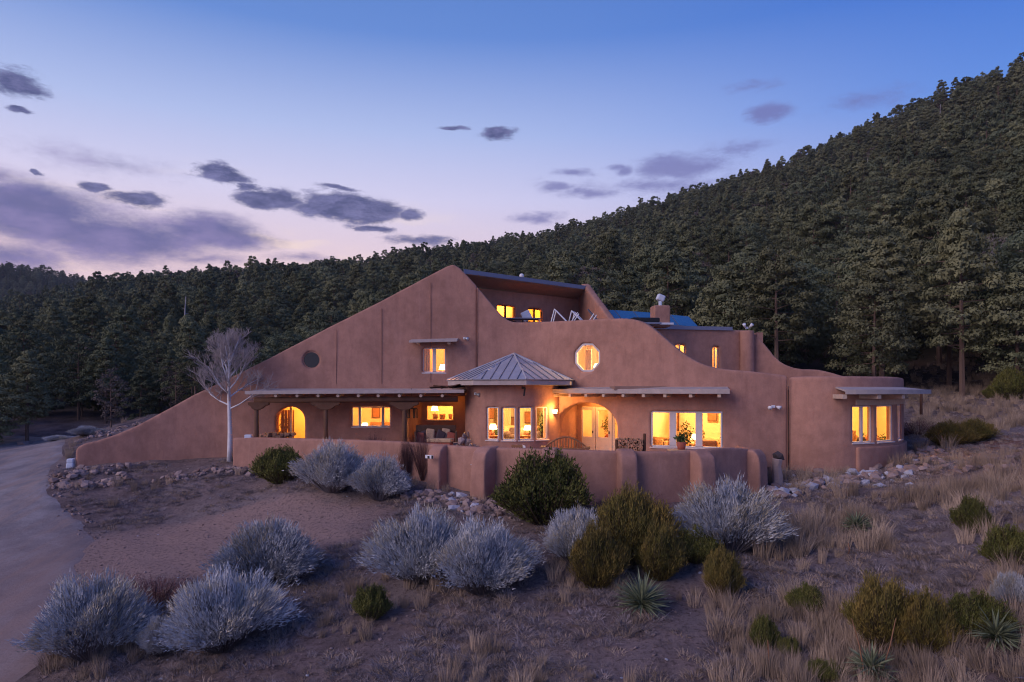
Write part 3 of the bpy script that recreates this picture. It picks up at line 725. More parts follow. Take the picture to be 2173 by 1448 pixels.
room(fr, -1.7, 2.0, 0, 2.55, 2.6, start=.42 + rec + .06, power=90, colr=(1, .5, .13), lamp=(.3, 2.25, 2.9))
L = bpy.data.lights.new('entry_fill_light', 'POINT'); L.energy = 42; L.color = (1, .44, .09); L.shadow_soft_size = .08; lo = bpy.data.objects.new('entry_fill_light', L); C.objects.link(lo); lo.location = fr.p(-.3, 2.3, -1.1)  # added lamp without fixture, gives the recess the glow of nearby windows
# added lamp, no fixture: stands in for bay-window light on the alcove's left wall
L = bpy.data.lights.new('alcove_spill_light', 'POINT'); L.energy = 8; L.color = (1, .36, .05); L.shadow_soft_size = .08; lo = bpy.data.objects.new('alcove_spill_light', L); C.objects.link(lo); lo.location = P(962, 850, 32.3)
# arched left doorway: wooden door leaf standing open
fr = door_arch[0]
m = MB()
for i in range(4): m.box(fr.p(-.52 + i * .135, 1.0, -.5 - i * .06), (.13, .05, 1.95), Matrix.Rotation(R(24), 3, 'Z') @ fr.M)
o = hp(m.build('door', M['mid_wood'])); o['label'] = 'carved brown door leaf standing open in the arched doorway'
m = MB(); m.box(fr.p(-.1, 1.1, -.42), (.1, .08, 2.2), fr.M); hp(m.build('door_post', M['viga']))
g = MB(); g.prism([fr.p(u, z, -.2) for u, z in arch_pts(door_arch[1] * .98, .04, Zat(892, dA), Zat(864, dA))], -fr.n, .01); hp(g.build('pane', M['glass']))

# --- expansion joints
for px, y0, y1 in [(714, 700, 815), (810, 655, 815), (914, 600, 738), (914, 792, 812)]:
    m = MB(); m.box((XY(px, dA).x, dA - .035, (Zat(y0, dA) + Zat(y1, dA)) / 2), (.014, .02, Zat(y0, dA) - Zat(y1, dA))); hp(m.build('expansion_joint', M['joint']))
m = MB(); m.box((XY(1012, 30.9).x, 30.92, (Zat(612, dA) + Zat(800, dA)) / 2), (.03, .03, Zat(612, dA) - Zat(800, dA))); hp(m.build('expansion_joint', M['joint']))
m = MB(); m.box((XY(1672, 25.98).x, 25.99, 1.6), (.018, .05, 3.6)); hp(m.build('expansion_joint', M['joint']))

# --- left porch: posts, carved corbels, header log, vigas, roof boards
pd = 28.6
x0, x1 = XY(521, pd).x, XY(985, pd).x
m = MB()
nb = 40
for i in range(nb):
    u0 = x0 + (x1 - x0) * i / nb; u1 = x0 + (x1 - x0) * (i + 1) / nb - .012
    zf = 2.78 + (i / nb) * .06; zb = 2.92
    b = MB(); b.add([(u0, pd, zf), (u1, pd, zf), (u1, dA - .02, zb), (u0, dA - .02, zb), (u0, pd, zf + .05), (u1, pd, zf + .05), (u1, dA - .02, zb + .05), (u0, dA - .02, zb + .05)],
                    [(0, 3, 2, 1), (4, 5, 6, 7), (0, 1, 5, 4), (2, 3, 7, 6), (1, 2, 6, 5), (3, 0, 4, 7)])
    if i == 0: porch = hp(MB().add(b.v, b.f).build('porch_roof', M['fascia'])); porch['label'] = 'long low board roof over the left porch'
    else: sub(b.build('roof_board', M['fascia'], porch), porch)
m = MB(); m.add([(x0 - .02, pd - .04, 2.72), (x1, pd - .04, 2.78), (x1, pd - .005, 2.78), (x0 - .02, pd - .005, 2.72), (x0 - .02, pd - .04, 2.86), (x1, pd - .04, 2.92), (x1, pd - .005, 2.92), (x0 - .02, pd - .005, 2.86)],
                [(0, 3, 2, 1), (4, 5, 6, 7), (0, 1, 5, 4), (2, 3, 7, 6), (1, 2, 6, 5), (3, 0, 4, 7)])
sub(m.build('fascia', M['fascia'], porch), porch)
def vig(frp, r=.065, L=1.2, parent=None, sq=False, z=2.7, rise=.0):
    m = MB(); a = frp.p(0, z, .0); b = frp.p(0, z + rise, -L)
    if sq: m.box((a + b) / 2, (r * 2, L, r * 1.9), frp.M)
    else: m.tube([a, b], r, 10)
    return m
for px in [585, 630.5, 675, 717, 760.5, 802.5, 847.5, 893, 938.5]:
    o = vig(Frame((XY(px, pd + .05).x, pd + .02, 0), (1, 0)), .065, 2.3, rise=.22, z=2.66).build('viga', M['viga'], smooth=False); hp(o)
m = MB(); m.tube([(x0 + .25, pd + .35, 2.47), ((x0 + x1) / 2 - 1, pd + .32, 2.49), ((x0 + x1) / 2 + 1, pd + .35, 2.5), (x1 - .3, pd + .35, 2.52)], [.12, .135, .125, .13], 12)
hp(m.build('header_log', M['log'], smooth=True))
for px, tall in [(544, 1), (691, 1), (858, 1)]:
    x = XY(px, pd + .35).x
    m = MB(); m.tube([(x, pd + .35, 0), (x + .01, pd + .35, 1.1), (x, pd + .35, 2.26)], [.105, .095, .09], 10); o = hp(m.build('post', M['log'], smooth=True))
    c = MB(); prof = [(-.62, 2.38), (-.6, 2.27), (-.42, 2.22), (-.3, 2.12), (-.14, 2.06), (.14, 2.06), (.3, 2.12), (.42, 2.22), (.6, 2.27), (.62, 2.38)]
    if px == 544: prof = [(p[0] * (.55 if p[0] < 0 else .9), p[1]) for p in prof]
    c.prism([(x + u, pd + .25, z) for u, z in prof], (0, 1, 0), .2); sub(c.build('corbel', M['log'], o, bevel=.02), o)
# torn shingles where the porch meets the bay
for i in range(7):
    m = MB(); u = 925 + i * 8; m.box(P(u, 822 - (i % 3) * 1.2, pd + .1 + i * .05), (.5, .5, .025), Matrix.Rotation(R(rnd.uniform(-14, 14)), 3, 'Y') @ Matrix.Rotation(R(rnd.uniform(-10, 12)), 3, 'X')); hp(m.build('loose_shingle', M['log']))
# hanging floodlights etc on walls
def flood(p, label, heads=1, name='floodlight', rz=0, up=False):
    t = empty(name, p, rz); tag(t, label, 'light fixture')
    m = MB(); m.box((0, 0, 0), (.12, .08, .1)); o = m.build('mount', M['metal_white'], t)
    for i in range(heads):
        s = (i - (heads - 1) / 2) * 2
        m = MB(); a = Vector((s * .1, -.06, .0)); b = a + Vector((s * .1 if heads > 1 else .18, -.14, .16 if up else -.05)); m.tube([a, a.lerp(b, .5), b], [.03, .06, .085], 10); m.build('lamp_head', M['metal_white'] if heads > 1 or up else M['steel'], t, smooth=True)
    return t
flood(P(986, 718, dA - .1), 'small round floodlight on an arm high on the gable wall', 1)
flood(P(1641, 863, 26.0), 'twin head floodlight on the wall left of the wing joint', 2)
flood(P(1585, 696, 33), 'silver floodlight on top of the rear column', 2, up=True)
flood(P(1009, 836, 28.9), 'white teardrop lamp hung on the bay wall under the metal roof', 1)
# small shelf canopy over the upper window
m = MB(); fr = frameA(922)
m.add([fr.p(-1.05, 5.10, .05), fr.p(1.08, 5.16, .05), fr.p(1.08, 5.05, .75), fr.p(-1.05, 5.0, .75), fr.p(-1.05, 5.2, .0), fr.p(1.08, 5.26, .0), fr.p(1.08, 5.13, .75), fr.p(-1.05, 5.08, .75)],
      [(0, 1, 2, 3), (4, 7, 6, 5), (0, 4, 5, 1), (1, 5, 6, 2), (2, 6, 7, 3), (3, 7, 4, 0)]); o = hp(m.build('window_canopy', M['fascia'])); o['label'] = 'small board canopy over the high window'
for u in (-.7, .7):
    b = MB(); b.box(fr.p(u, 5.0, .3), (.1, .6, .1), fr.M); sub(b.build('bracket', M['viga'], o), o)

# --- bay roof
rR = 2.9; angs = [-124.5 + 45 * i for i in range(8)]
vt = [Vector((bc.x + rR * math.sin(R(a)), bc.y - rR * math.cos(R(a)), 3.3)) for a in angs]; ap = Vector((bc.x + .05, bc.y, 4.46))
m = MB(); m.prism([v + Vector((0, 0, -.2)) for v in vt], (0, 0, 1), .2); broof = hp(m.build('bay_roof', M['fascia'], bevel=.01)); broof['label'] = 'eight-sided grey metal roof over the round bay'
for i in range(8):
    a, b = vt[i], vt[(i + 1) % 8]; e = (a + b) / 2; outn = Vector((e.x - bc.x, e.y - bc.y, 0)).normalized()
    up = Vector((0, 0, .012)); A_, B_ = a + outn * .05 + up, b + outn * .05 + up
    nrm = (B_ - A_).cross(ap - A_).normalized()
    if nrm.z < 0: nrm = -nrm
    p = MB(); p.prism([A_, B_, ap + up], nrm, .03); sub(p.build('roof_panel', M['metal_roof'], broof), broof)
    L_ = (B_ - A_).length; t = (B_ - A_).normalized()
    for k in range(1, 6):
        f = k / 6; s = A_ + (B_ - A_) * f
        # seams run straight up the slope until they meet the hip
        updir = (ap - (A_ + B_) / 2); h = min(f, 1 - f) * 2; q = s + updir * h * .985
        w = MB(); w.tube([s + nrm * .045, q + nrm * .045], .018, 4); sub(w.build('seam', M['seam'], broof), broof)
    hcap = MB(); hcap.tube([a + outn * 0 + nrm * .05, ap + Vector((0, 0, .05))], .045, 6); sub(hcap.build('hip_cap', M['metal_roof'], broof), broof)
m = MB(); m.tube([ap + Vector((0, 0, .0)), ap + Vector((0, 0, .06)), ap + Vector((0, 0, .1))], [.16, .12, .03], 8); sub(m.build('roof_cap', M['fascia'], broof), broof)
m = MB(); m.box(P(1113, 832, 27.9), (.07, .07, .34), Matrix.Rotation(R(8), 3, 'Y')); m.box(P(1111, 823, 27.95), (.16, .12, .1)); tag(m.build('wall_speaker', M['black'], bevel=.01), 'small black bracket lamp under the metal roof eave', 'lamp')

# --- right porch roof following the curved wall
seg = [p for p in Bw if 1168 < CX + p[0] / p[1] * F < 1590]
outer = offs(seg, 1.0)
lim = [i for i, p in enumerate(outer) if CX + p[0] / p[1] * F < 1567]; seg = [seg[i] for i in lim]; outer = [outer[i] for i in lim]
n = len(seg); rp = None
for i in range(0, n - 1):
    a, b, c, d = seg[i], seg[i + 1], outer[i + 1], outer[i]
    z0, z1 = 2.98, 2.86
    m = MB(); V8 = [(a[0], a[1], z0), (b[0], b[1], z0), (c[0], c[1], z1), (d[0], d[1], z1)]
    m.add(V8 + [(v[0], v[1], v[2] + .05) for v in V8], [(0, 1, 2, 3), (4, 7, 6, 5), (0, 4, 5, 1), (1, 5, 6, 2), (2, 6, 7, 3), (3, 7, 4, 0)])
    if rp is None: rp = hp(m.build('entry_porch_roof', M['fascia'])); rp['label'] = 'curving board roof over the arched entry and triple window'
    else: sub(m.build('roof_board', M['fascia'], rp), rp)
v, f = ribbon([(p[0], p[1], 2.94) for p in offs(outer, .04)], 2.76, .04, 0); m = MB(); m.add(v, f); sub(m.build('fascia', M['fascia'], rp), rp)
for px in [1177, 1209, 1243, 1280, 1322, 1365, 1411, 1465.5, 1526.5]:
    f_, _, _, _ = frame_at(outer, px, 800, 850, 10); hp(vig(f_, .062, 1.0, sq=True, z=2.68).build('viga', M['viga'], bevel=.01))
# wing canopy
seg = [p for p in Cw if CX + p[0] / p[1] * F > 1768][:-3]; outer = offs(seg, .95); wc = None
for i in range(len(seg) - 1):
    a, b, c, d = seg[i], seg[i + 1], outer[i + 1], outer[i]; z0, z1 = 2.96, 2.84
    m = MB(); V8 = [(a[0], a[1], z0), (b[0], b[1], z0), (c[0], c[1], z1), (d[0], d[1], z1)]
    m.add(V8 + [(v[0], v[1], v[2] + .06) for v in V8], [(0, 1, 2, 3), (4, 7, 6, 5), (0, 4, 5, 1), (1, 5, 6, 2), (2, 6, 7, 3), (3, 7, 4, 0)])
    if wc is None: wc = hp(m.build('wing_canopy', M['fascia'])); wc['label'] = 'board canopy wrapping the corner windows of the wing'
    else: sub(m.build('roof_board', M['fascia'], wc), wc)
v, f = ribbon([(p[0], p[1], 2.92) for p in offs(outer, .03)], 2.75, .03, 0); m = MB(); m.add(v, f); sub(m.build('fascia', M['fascia'], wc), wc)
for px in [1791, 1869, 1921]:
    f_, _, _, _ = frame_at(outer, px, 800, 850, 10); hp(vig(Frame(f_.p(0, 0, -.05), f_.t), .085, .95, sq=True, z=2.66).build('viga', M['viga'], bevel=.015))
v, f = ribbon([(p[0], p[1], zW1 + .22) for p in offs([q for q in Cw if 1806 < CX + q[0] / q[1] * F][:-4], .05)], zW1 + .02, .1, 0); m = MB(); m.add(v, f); hp(m.build('lintel', M['viga']))
m = MB(); m.tube([P(1955, 836, 30), P(1955, 880, 30)], .06, 8); hp(m.build('corner_post', M['log']))

# --- rear upper storey, deck and roofs
def xyz(px, d): v = XY(px, d); return v.x, v.y
bk = [(*xyz(1000, 35.3), 8.15), (*xyz(1024, 35.7), 8.15), (*xyz(1229, 39.2), 8.15), (*xyz(1250, 39.6), 8.15)]
bkd = path_interp([(985, 33.0, 7.93), (1245, 37.9, 7.93)])
cut_, upw = [], []
for px, pw, y0, y1 in [(1075, 38, 648, 680), (1136, 32, 655, 684)]:
    q = frame_at(bkd, px, y0, y1, pw); upw.append(q); cut_.append(cut_box(*q))
adobe('upper_rear_wall', [ribbon(bkd, 3, .3, 0)], cut_, .09, 3)
for q in upw:
    window(*q, splits=(1, 1), gap=.07, fw=.04, fmat='dark_wood', label='amber lit two-light window on the roof deck')
    room(q[0], -1.2, 1.2, 5.8, 7.65, 2.0, start=.32, power=55, colr=(1, .42, .05))
fa, fb = Vector((*xyz(985, 31.35), 0)), Vector((*xyz(1246, 36.4), 0)); ba, bb = Vector((*xyz(1000, 33.3), 0)), Vector((*xyz(1243, 38.0), 0))
m = MB(); V8 = [(fa.x, fa.y, 8.22), (fb.x, fb.y, 8.22), (bb.x, bb.y, 7.93), (ba.x, ba.y, 7.93)]
m.add(V8 + [(v[0], v[1], v[2] + .1) for v in V8], [(0, 3, 2, 1), (4, 5, 6, 7), (0, 1, 5, 4), (1, 2, 6, 5), (2, 3, 7, 6), (3, 0, 4, 7)]); hp(m.build('soffit', M['soffit']))
dirf = (fb - fa).normalized(); fr = Frame((fa.x, fa.y, 0), (dirf.x, dirf.y))
m = MB(); m.box(fr.p((fb - fa).length / 2, 8.34, .04), ((fb - fa).length + .1, .05, .2), fr.M); o = hp(m.build('roof_edge', M['flashing'])); o['label'] = 'blue grey metal roof edge of the upper storey'
E = [(3.7, 39.8, 8.5), (3.85, 37.4, 8.65), (3.98, 36.6, 8.6), (4.15, 35.8, 8.1), (4.5, 34.2, 7.15), (4.9, 32.5, 6.1), (5.0, 31.5, 5.6)]
E = [(p[0] + .2, p[1], p[2]) for p in E]
Ed = []
for a, b in zip(E[:-1], E[1:]):
    for k in range(6): Ed.append(tuple(a[j] + (b[j] - a[j]) * k / 6 for j in range(3)))
Ed.append(E[-1]); adobe('end_parapet', [ribbon(Ed, 3, .38, 0, side=-1)], (), .07, 4)
# sloping main roof behind the gable, flat roofs behind the parapets, rear walls
g0, g1 = Vector((*xyz(470, dA), 0)), Vector((*xyz(955, dA), 0))
m = MB(); zl, zh = Zat(812, dA) - .35, Zat(561, dA) - .5
m.add([(g0.x, dA + .3, zl), (g1.x, dA + .3, zh), (g1.x + .6, dA + .3, zh), (g1.x + .6, 43, zh), (g1.x, 43, zh), (g0.x, 43, zl)] , [(0, 1, 4, 5), (1, 2, 3, 4)])
o = hp(m.build('sloping_roof', M['metal_roof'])); sm = o.modifiers.new('s', 'SOLIDIFY'); sm.thickness = .2; o['label'] = 'long metal roof sloping down behind the gable'
m = MB(); m.box((1.2, 33.6, 5.05), (8.2, 4.6, .12)); hp(m.build('roof_deck', M['patio']))
m = MB(); m.box((9.3, 31.2, 2.98), (10.5, 8.2, .14)); hp(m.build('flat_roof', M['patio']))
m = MB(); m.box((13.75, 30.6, 3.1), (4.1, 5.4, .1)); hp(m.build('wing_roof', M['patio']))
m = MB(); m.box((2.5, 43.1, 2.2), (20, .3, 6.5)); m.box((17.3, 37, 1.2), (.3, 10, 4.4)); m.box((9, 35.4, 1.2), (12, .25, 4.)); hp(m.build('rear_wall', M['adobe']))
# rear block at the right with its slit windows
Dp = path_interp([(1300, 31.9, Zat(694, 32.2)), (1596, 33.4, Zat(703, 33.4))])
zD = Zat(700, 33); Dp = [(x, y, zD) for x, y, z in Dp]; cut_, slits = [], []
for px, pw, y0, y1 in [(1445, 22, 731, 762), (1520, 13, 735, 786)]:
    q = frame_at(Dp, px, y0, y1, pw); slits.append(q); cut_.append(cut_box(*q))
adobe('rear_block_wall', [ribbon(Dp, 2.5, .35, 0)], cut_, .07, 4)
window(*slits[0], splits=(1, 1), gap=.05, fw=.035, setback=.2, label='short slit window above the sweeping parapet'); window(*slits[1], splits=(1, 1), gap=.04, fw=.03, setback=.2, label='tall slit window above the sweeping parapet')
for q in slits: room(q[0], -.9, .9, 3.2, 5.4, 1.8, start=.4, power=45, colr=(1, .5, .12))
m = MB(); q0 = Frame((Dp[0][0], Dp[0][1], 0), (Dp[-1][0] - Dp[0][0], Dp[-1][1] - Dp[0][1])); LD = math.hypot(Dp[-1][0] - Dp[0][0], Dp[-1][1] - Dp[0][1])
m.box(q0.p(LD / 2 - .55, zD + .06, .05), (LD - 1.1, .08, .17), q0.M); hp(m.build('roof_edge', M['flashing']))
m = MB(); m.box(q0.p(LD / 2 - .5, zD - .02, -2.2), (LD - .8, 4., .12), q0.M); hp(m.build('block_roof', M['flashing']))
cp = XY(1586, 33.1)
v, f = [], []
cm = MB(); cm.tube([(cp.x, cp.y + .05, 2.5), (cp.x, cp.y + .05, Zat(702, 33))], .34, 14)
adobe('corner_column', [(cm.v, cm.f)], (), .06, 3)
S_top = [(1594, 33.3, 706), (1606, 33.2, 712), (1625, 33.1, 733), (1644, 33.0, 757), (1656, 32.9, 768), (1669, 32.8, 775), (1685, 32.7, 781), (1702, 32.6, 784), (1738, 32.5, 785), (1760, 32.4, 790), (1784, 32.3, 797), (1790, 32.2, 800)]
adobe('sweeping_end_wall', [ribbon(path_interp([(a, b, Zat(c, b)) for a, b, c in S_top]), 2.2, .4, 0)], (), .06, 4)
m = MB(); m.box((XY(1598, 33.3).x + .3, 35, 4.2), (.3, 3.6, 3)); hp(m.build('rear_side_wall', M['adobe']))

# --- patio floor and enclosing wall
PW = [(494, 28.9, 929), (560, 28.5, 929), (640, 27.7, 931), (720, 26.9, 933), (800, 25.9, 935.5), (870, 25.0, 939), (930, 24.0, 944), (985, 23.2, 948), (1037, 22.6, 950.5), (1100, 22.1, 952), (1162, 21.75, 954), (1230, 21.5, 956), (1300, 21.35, 958), (1380, 21.35, 959.5), (1440, 21.45, 959.5), (1480, 21.65, 956.5), (1523, 22.05, 952), (1560, 22.5, 950.5), (1590, 23.0, 953), (1612, 23.6, 958)]
Pw = smooth_path(path_interp([(a, b, Zat(c, b)) for a, b, c in PW]), 4)
e_ = Pw[-1]; Pw += [(e_[0] + .25, e_[1] + .6, e_[2]), (e_[0] + .3, e_[1] + 1.6, e_[2]), (e_[0] + .3, e_[1] + 2.9, e_[2])]
patio_wall = adobe('patio_wall', [ribbon(Pw, -1.5, .3, .05)], (), .05, 5, parent=False, wob=.012)
pwt = tag(empty('garden_wall', (0, 24, 0)), 'low winding adobe wall with buttresses round the patio', 'garden wall')
def gp(o): o.parent = pwt; o.matrix_parent_inverse = Matrix.Translation((0, -24, 0)); return o
gp(patio_wall)
def buttress(px, w, dep, y_top, ang, out=.0, base_w=1.15, drop=.12):
    f_, _, _, _ = frame_at(Pw, px, 900, 950, 10); f2 = Frame(f_.p(0, 0, out), (math.cos(R(ang)), math.sin(R(ang))))
    d0 = f2.o.y; zt_ = Zat(y_top, d0 - dep); m = MB()
    pr = [(.25, zt_ + .02), (-dep * .45, zt_), (-dep * .85, zt_ - drop * 1.5), (-dep, zt_ - drop * 3.5), (-dep * 1.12, -1.5), (.25, -1.5)]
    v = [f2.p(-w / 2 * (base_w if z < 0 else 1), z, -o_) for o_, z in pr]
    vv = [f2.p(w / 2 * (base_w if z < 0 else 1), z, -o_) for o_, z in pr]; k = len(pr)
    m.add(v + vv, [tuple(range(k)), tuple(range(2 * k - 1, k - 1, -1))] + [(i, i + k, (i + 1) % k + k, (i + 1) % k) for i in range(k)])
    return gp(adobe('buttress', [(m.v, m.f)], (), .05, 5, parent=False, wob=.01))
buttress(938, .52, .5, 947, -32); buttress(1037, .56, .62, 951, -34); buttress(1168, .5, .45, 954, -14)
buttress(1328, .54, .42, 957, 6); buttress(1482, .6, .52, 959, 22); buttress(1596, .66, .4, 956, 48)
flo = MB(); ring = [(p[0], p[1] + .12, -.03) for p in Pw] + [(XY(1660, 26.5).x, 26.5, -.03), (9, 28.5, -.03), (4, 31, -.03), (-3, 33.1, -.03), (-6, 31.2, -.03), (XY(494, 31).x, 31.2, -.03)]
me = bpy.data.meshes.new('patio_floor'); bm = bmesh.new(); vs = [bm.verts.new(p) for p in ring]; bm.faces.new(vs); bmesh.ops.triangulate(bm, faces=bm.faces); bm.to_mesh(me); bm.free(); me.materials.append(M['patio'])
tag(link('patio_floor', me), kind='structure')

# ------------------------------------------------------------------ things in the rooms and on the patio
def thing(name, loc, rz, label, cat, group=None):
    return tag(empty(name, loc, rz), label, cat, group)
def framed(fr, u, z, out, w, h, label, cat='picture', m='picture'):
    t = thing('picture', fr.p(u, z, out), math.atan2(fr.t.y, fr.t.x), label, cat)
    MB().box((0, 0, 0), (w, .03, h)).build('canvas', M[m], t)
    f = MB(); b = .035
    for s in (-1, 1): f.box((s * (w / 2 + b / 2), -.01, 0), (b, .05, h + 2 * b)); f.box((0, -.01, s * (h / 2 + b / 2)), (w, .05, b))
    f.build('frame', M['dark_wood'], t); return t
def sofa(fr, u, out, label, w=1.7, m='sofa', rz=0, z=0):
    t = thing('sofa', fr.p(u, z, out), math.atan2(fr.t.y, fr.t.x) + rz, label, 'sofa')
    MB().box((0, 0, .24), (w, .8, .36)).build('seat', M[m], t, bevel=.05)
    MB().box((0, .36, .62), (w, .2, .5)).build('backrest', M[m], t, bevel=.07)
    for s in (-1, 1): MB().box((s * (w / 2 + .08), 0, .38), (.18, .85, .6)).build('arm', M[m], t, bevel=.06)
    for i, c in enumerate(('cushion_red', 'cushion_tan', 'cushion_dark')):
        MB().box(((i - 1) * w * .3, .16, .6), (.42, .16, .36), Matrix.Rotation(R(-18), 3, 'X')).build('cushion', M[c], t, bevel=.05)
    return t
def table_lamp(fr, u, z, out, label, h=.5):
    t = thing('table_lamp', fr.p(u, z, out), 0, label, 'lamp')
    MB().tube([(0, 0, 0), (0, 0, h * .2), (0, 0, h * .55)], [.1, .07, .02], 10).build('base', M['mid_wood'], t, smooth=True)
    MB().tube([(0, 0, h * .55), (0, 0, h)], [.19, .12], 14, caps=False).build('lamp_shade', M['lamp'], t, smooth=True); return t
def curtain(fr, u, z0, z1, out, w, label):
    n = 24; v = []; f = []
    for i in range(n + 1):
        a = fr.p(u - w / 2 + w * i / n, 0, out + .035 * math.sin(i * 1.57)); v += [(a.x, a.y, z0), (a.x, a.y, z1)]
    for i in range(n): f.append((2 * i, 2 * i + 2, 2 * i + 3, 2 * i + 1))
    o = MB().add(v, f).build('curtain', M['curtain'], smooth=True); return tag(o, label, 'curtain')
def chair(p, rz, label, m='mid_wood', s=1.0, name='chair', group=None):
    t = thing(name, p, rz, label, 'chair', group)
    MB().box((0, 0, .45 * s), (.5, .48, .05)).build('seat', M[m], t, bevel=.01)
    for x in (-.22, .22):
        for y in (-.2, .2): MB().tube([(x, y, 0), (x, y, .43 * s)], .022, 6).build('leg', M[m], t)
        MB().tube([(x, .21, .43 * s), (x, .28, .98 * s)], .022, 6).build('back_post', M[m], t)
    for k in range(4): MB().box((-.14 + k * .093, .25, .72 * s), (.035, .015, .42), Matrix.Rotation(R(-8), 3, 'X')).build('slat', M[m], t)
    MB().box((0, .28, .96 * s), (.5, .03, .08)).build('top_rail', M[m], t, bevel=.01); return t
def table(p, w, d, h, label, rz=0, m='mid_wood'):
    t = thing('table', p, rz, label, 'table'); MB().box((0, 0, h), (w, d, .05)).build('tabletop', M[m], t, bevel=.01)
    for x in (-w / 2 + .06, w / 2 - .06):
        for y in (-d / 2 + .06, d / 2 - .06): MB().box((x, y, h / 2), (.05, .05, h)).build('leg', M[m], t)
    return t
def leafy(p, label, h=.8, n=260, name='potted_plant', pot=True, r=.32):
    t = thing(name, p, 0, label, 'plant')
    if pot: MB().tube([(0, 0, 0), (0, 0, .28)], [.12, .17], 12).build('pot', M['cushion_red'], t, smooth=True)
    c = rng.normal(size=(n, 3)); c /= np.linalg.norm(c, axis=1)[:, None]; c *= rng.uniform(.3, 1, (n, 1)) * [r, r, (h - .28) * .5]; c[:, 2] += .28 + (h - .28) * .5
    d1 = rng.normal(size=(n, 3)) * .05; d2 = rng.normal(size=(n, 3)) * .05
    V = np.stack([c, c + d1, c + d2], 1).reshape(-1, 3); link('leaves', arr_mesh('leaves', V, np.arange(3 * n).reshape(-1, 3), M['leaf_in']), t); return t

# triple-window room
framed(frT, -1.35, 1.45, -4.35, .7, .8, 'dark grid picture seen through the left light of the triple window')
framed(frT, -2.35, 1.5, -4.35, .3, .4, 'small picture at the left edge of the triple window room')
sofa(frT, -1.5, -2.1, 'tan sofa behind the left light of the triple window', 1.8)
sofa(frT, .95, -2.3, 'tan sofa behind the right light of the triple window', 1.9)
leafy(frT.p(-.15, .0, -1.0), 'dark conical house plant standing in the middle of the triple window', 1.65, 520, r=.34)
table(frT.p(.3, 0, -2.3), 1.3, .7, .5, 'low coffee table inside the triple window room', math.atan2(frT.t.y, frT.t.x))
leafy(frT.p(.25, .52, -2.3), 'bouquet on the coffee table behind the triple window', .75, 160, name='flower_arrangement', r=.25)
table_lamp(frT, .0, .52, -2.5, 'table lamp glowing low behind the middle light of the triple window')
m = MB(); m.tube([frT.p(-.1, 2.65, -2.6), frT.p(-.1, 2.3, -2.6)], .01, 5); m.tube([frT.p(-.1, 2.3, -2.6), frT.p(-.1, 1.95, -2.6)], [.05, .2], 12); tag(m.build('pendant_lamp', M['cushion_tan'], smooth=True), 'brown pendant lamp hanging in the triple window room', 'lamp')
m = MB(); m.box(frT.p(1.55, 1.4, -4.3), (.4, .08, 1.4), frT.M); tag(m.build('wall_hanging', M['cushion_red'], bevel=.01), 'dark red hanging on the wall at the right of the triple window', 'wall hanging')
# bay room
fb_ = Frame((.1, 30.3, 0), (1, 0))
L = bpy.data.lights.new('bay_lamp', 'POINT'); L.energy = 300; L.color = (1, .6, .2); L.shadow_soft_size = .15; lo = bpy.data.objects.new('bay_lamp', L); C.objects.link(lo); lo.location = (.25, 30.0, 2.55)
curtain(fb_, .55, .1, 2.6, -3.6, 1.1, 'pale curtain behind the third window of the bay'); curtain(fb_, -.5, .1, 2.6, -3.7, .7, 'pale curtain behind the second window of the bay')
sofa(fb_, -.45, -1.7, 'sofa facing out inside the round bay', 1.5, z=.35); table(fb_.p(.55, 0, -.3), .6, .6, .85, 'small round-edged side table inside the bay', .3)
table_lamp(fb_, .6, .88, -.3, 'lit table lamp in the third window of the bay', .42); table(fb_.p(-.95, 0, -.2), .5, .5, .85, 'side table at the left of the bay', .2)
table_lamp(fb_, -.95, .88, -.2, 'lit table lamp in the first window of the bay', .5)
leafy(fb_.p(-.7, .5, -.6), 'dark bushy plant between the first two bay windows', .8, 200); leafy(fb_.p(1.3, .3, -.4), 'tall dark plant in the fourth window of the bay', 1.7, 420, r=.24)
framed(fb_, -.15, 1.3, -3.95, .7, .45, 'green picture behind the second bay window')
# mid window room
fm = mid_win[0]
m = MB(); m.box(fm.p(.1, .68, -2.4), (1.5, 1.2, .28), fm.M); m2 = MB()
t = thing('bed', fm.p(.1, 0, -2.4), 0, 'made bed inside the wide window of the porch', 'bed'); MB().box((0, 0, .55), (1.5, 1.6, .5)).build('mattress', M['curtain'], t, bevel=.08); MB().box((0, .82, .95), (1.6, .08, .7)).build('headboard', M['mid_wood'], t, bevel=.02)
for s in (-.38, .38): MB().box((s, .55, .9), (.6, .2, .34), Matrix.Rotation(R(-25), 3, 'X')).build('pillow', M['cushion_tan'], t, bevel=.07)
table_lamp(fm, -.75, .85, -2.2, 'bright lamp beside the bed in the wide porch window', .45); curtain(fm, 1.1, .2, 2.4, -.7, .35, 'curtain gathered at the right side of the wide porch window'); curtain(fm, -1.15, .2, 2.4, -.7, .3, 'curtain gathered at the left side of the wide porch window')
framed(fm, .7, 1.8, -3.7, .5, .5, 'picture over the bed in the wide porch window')
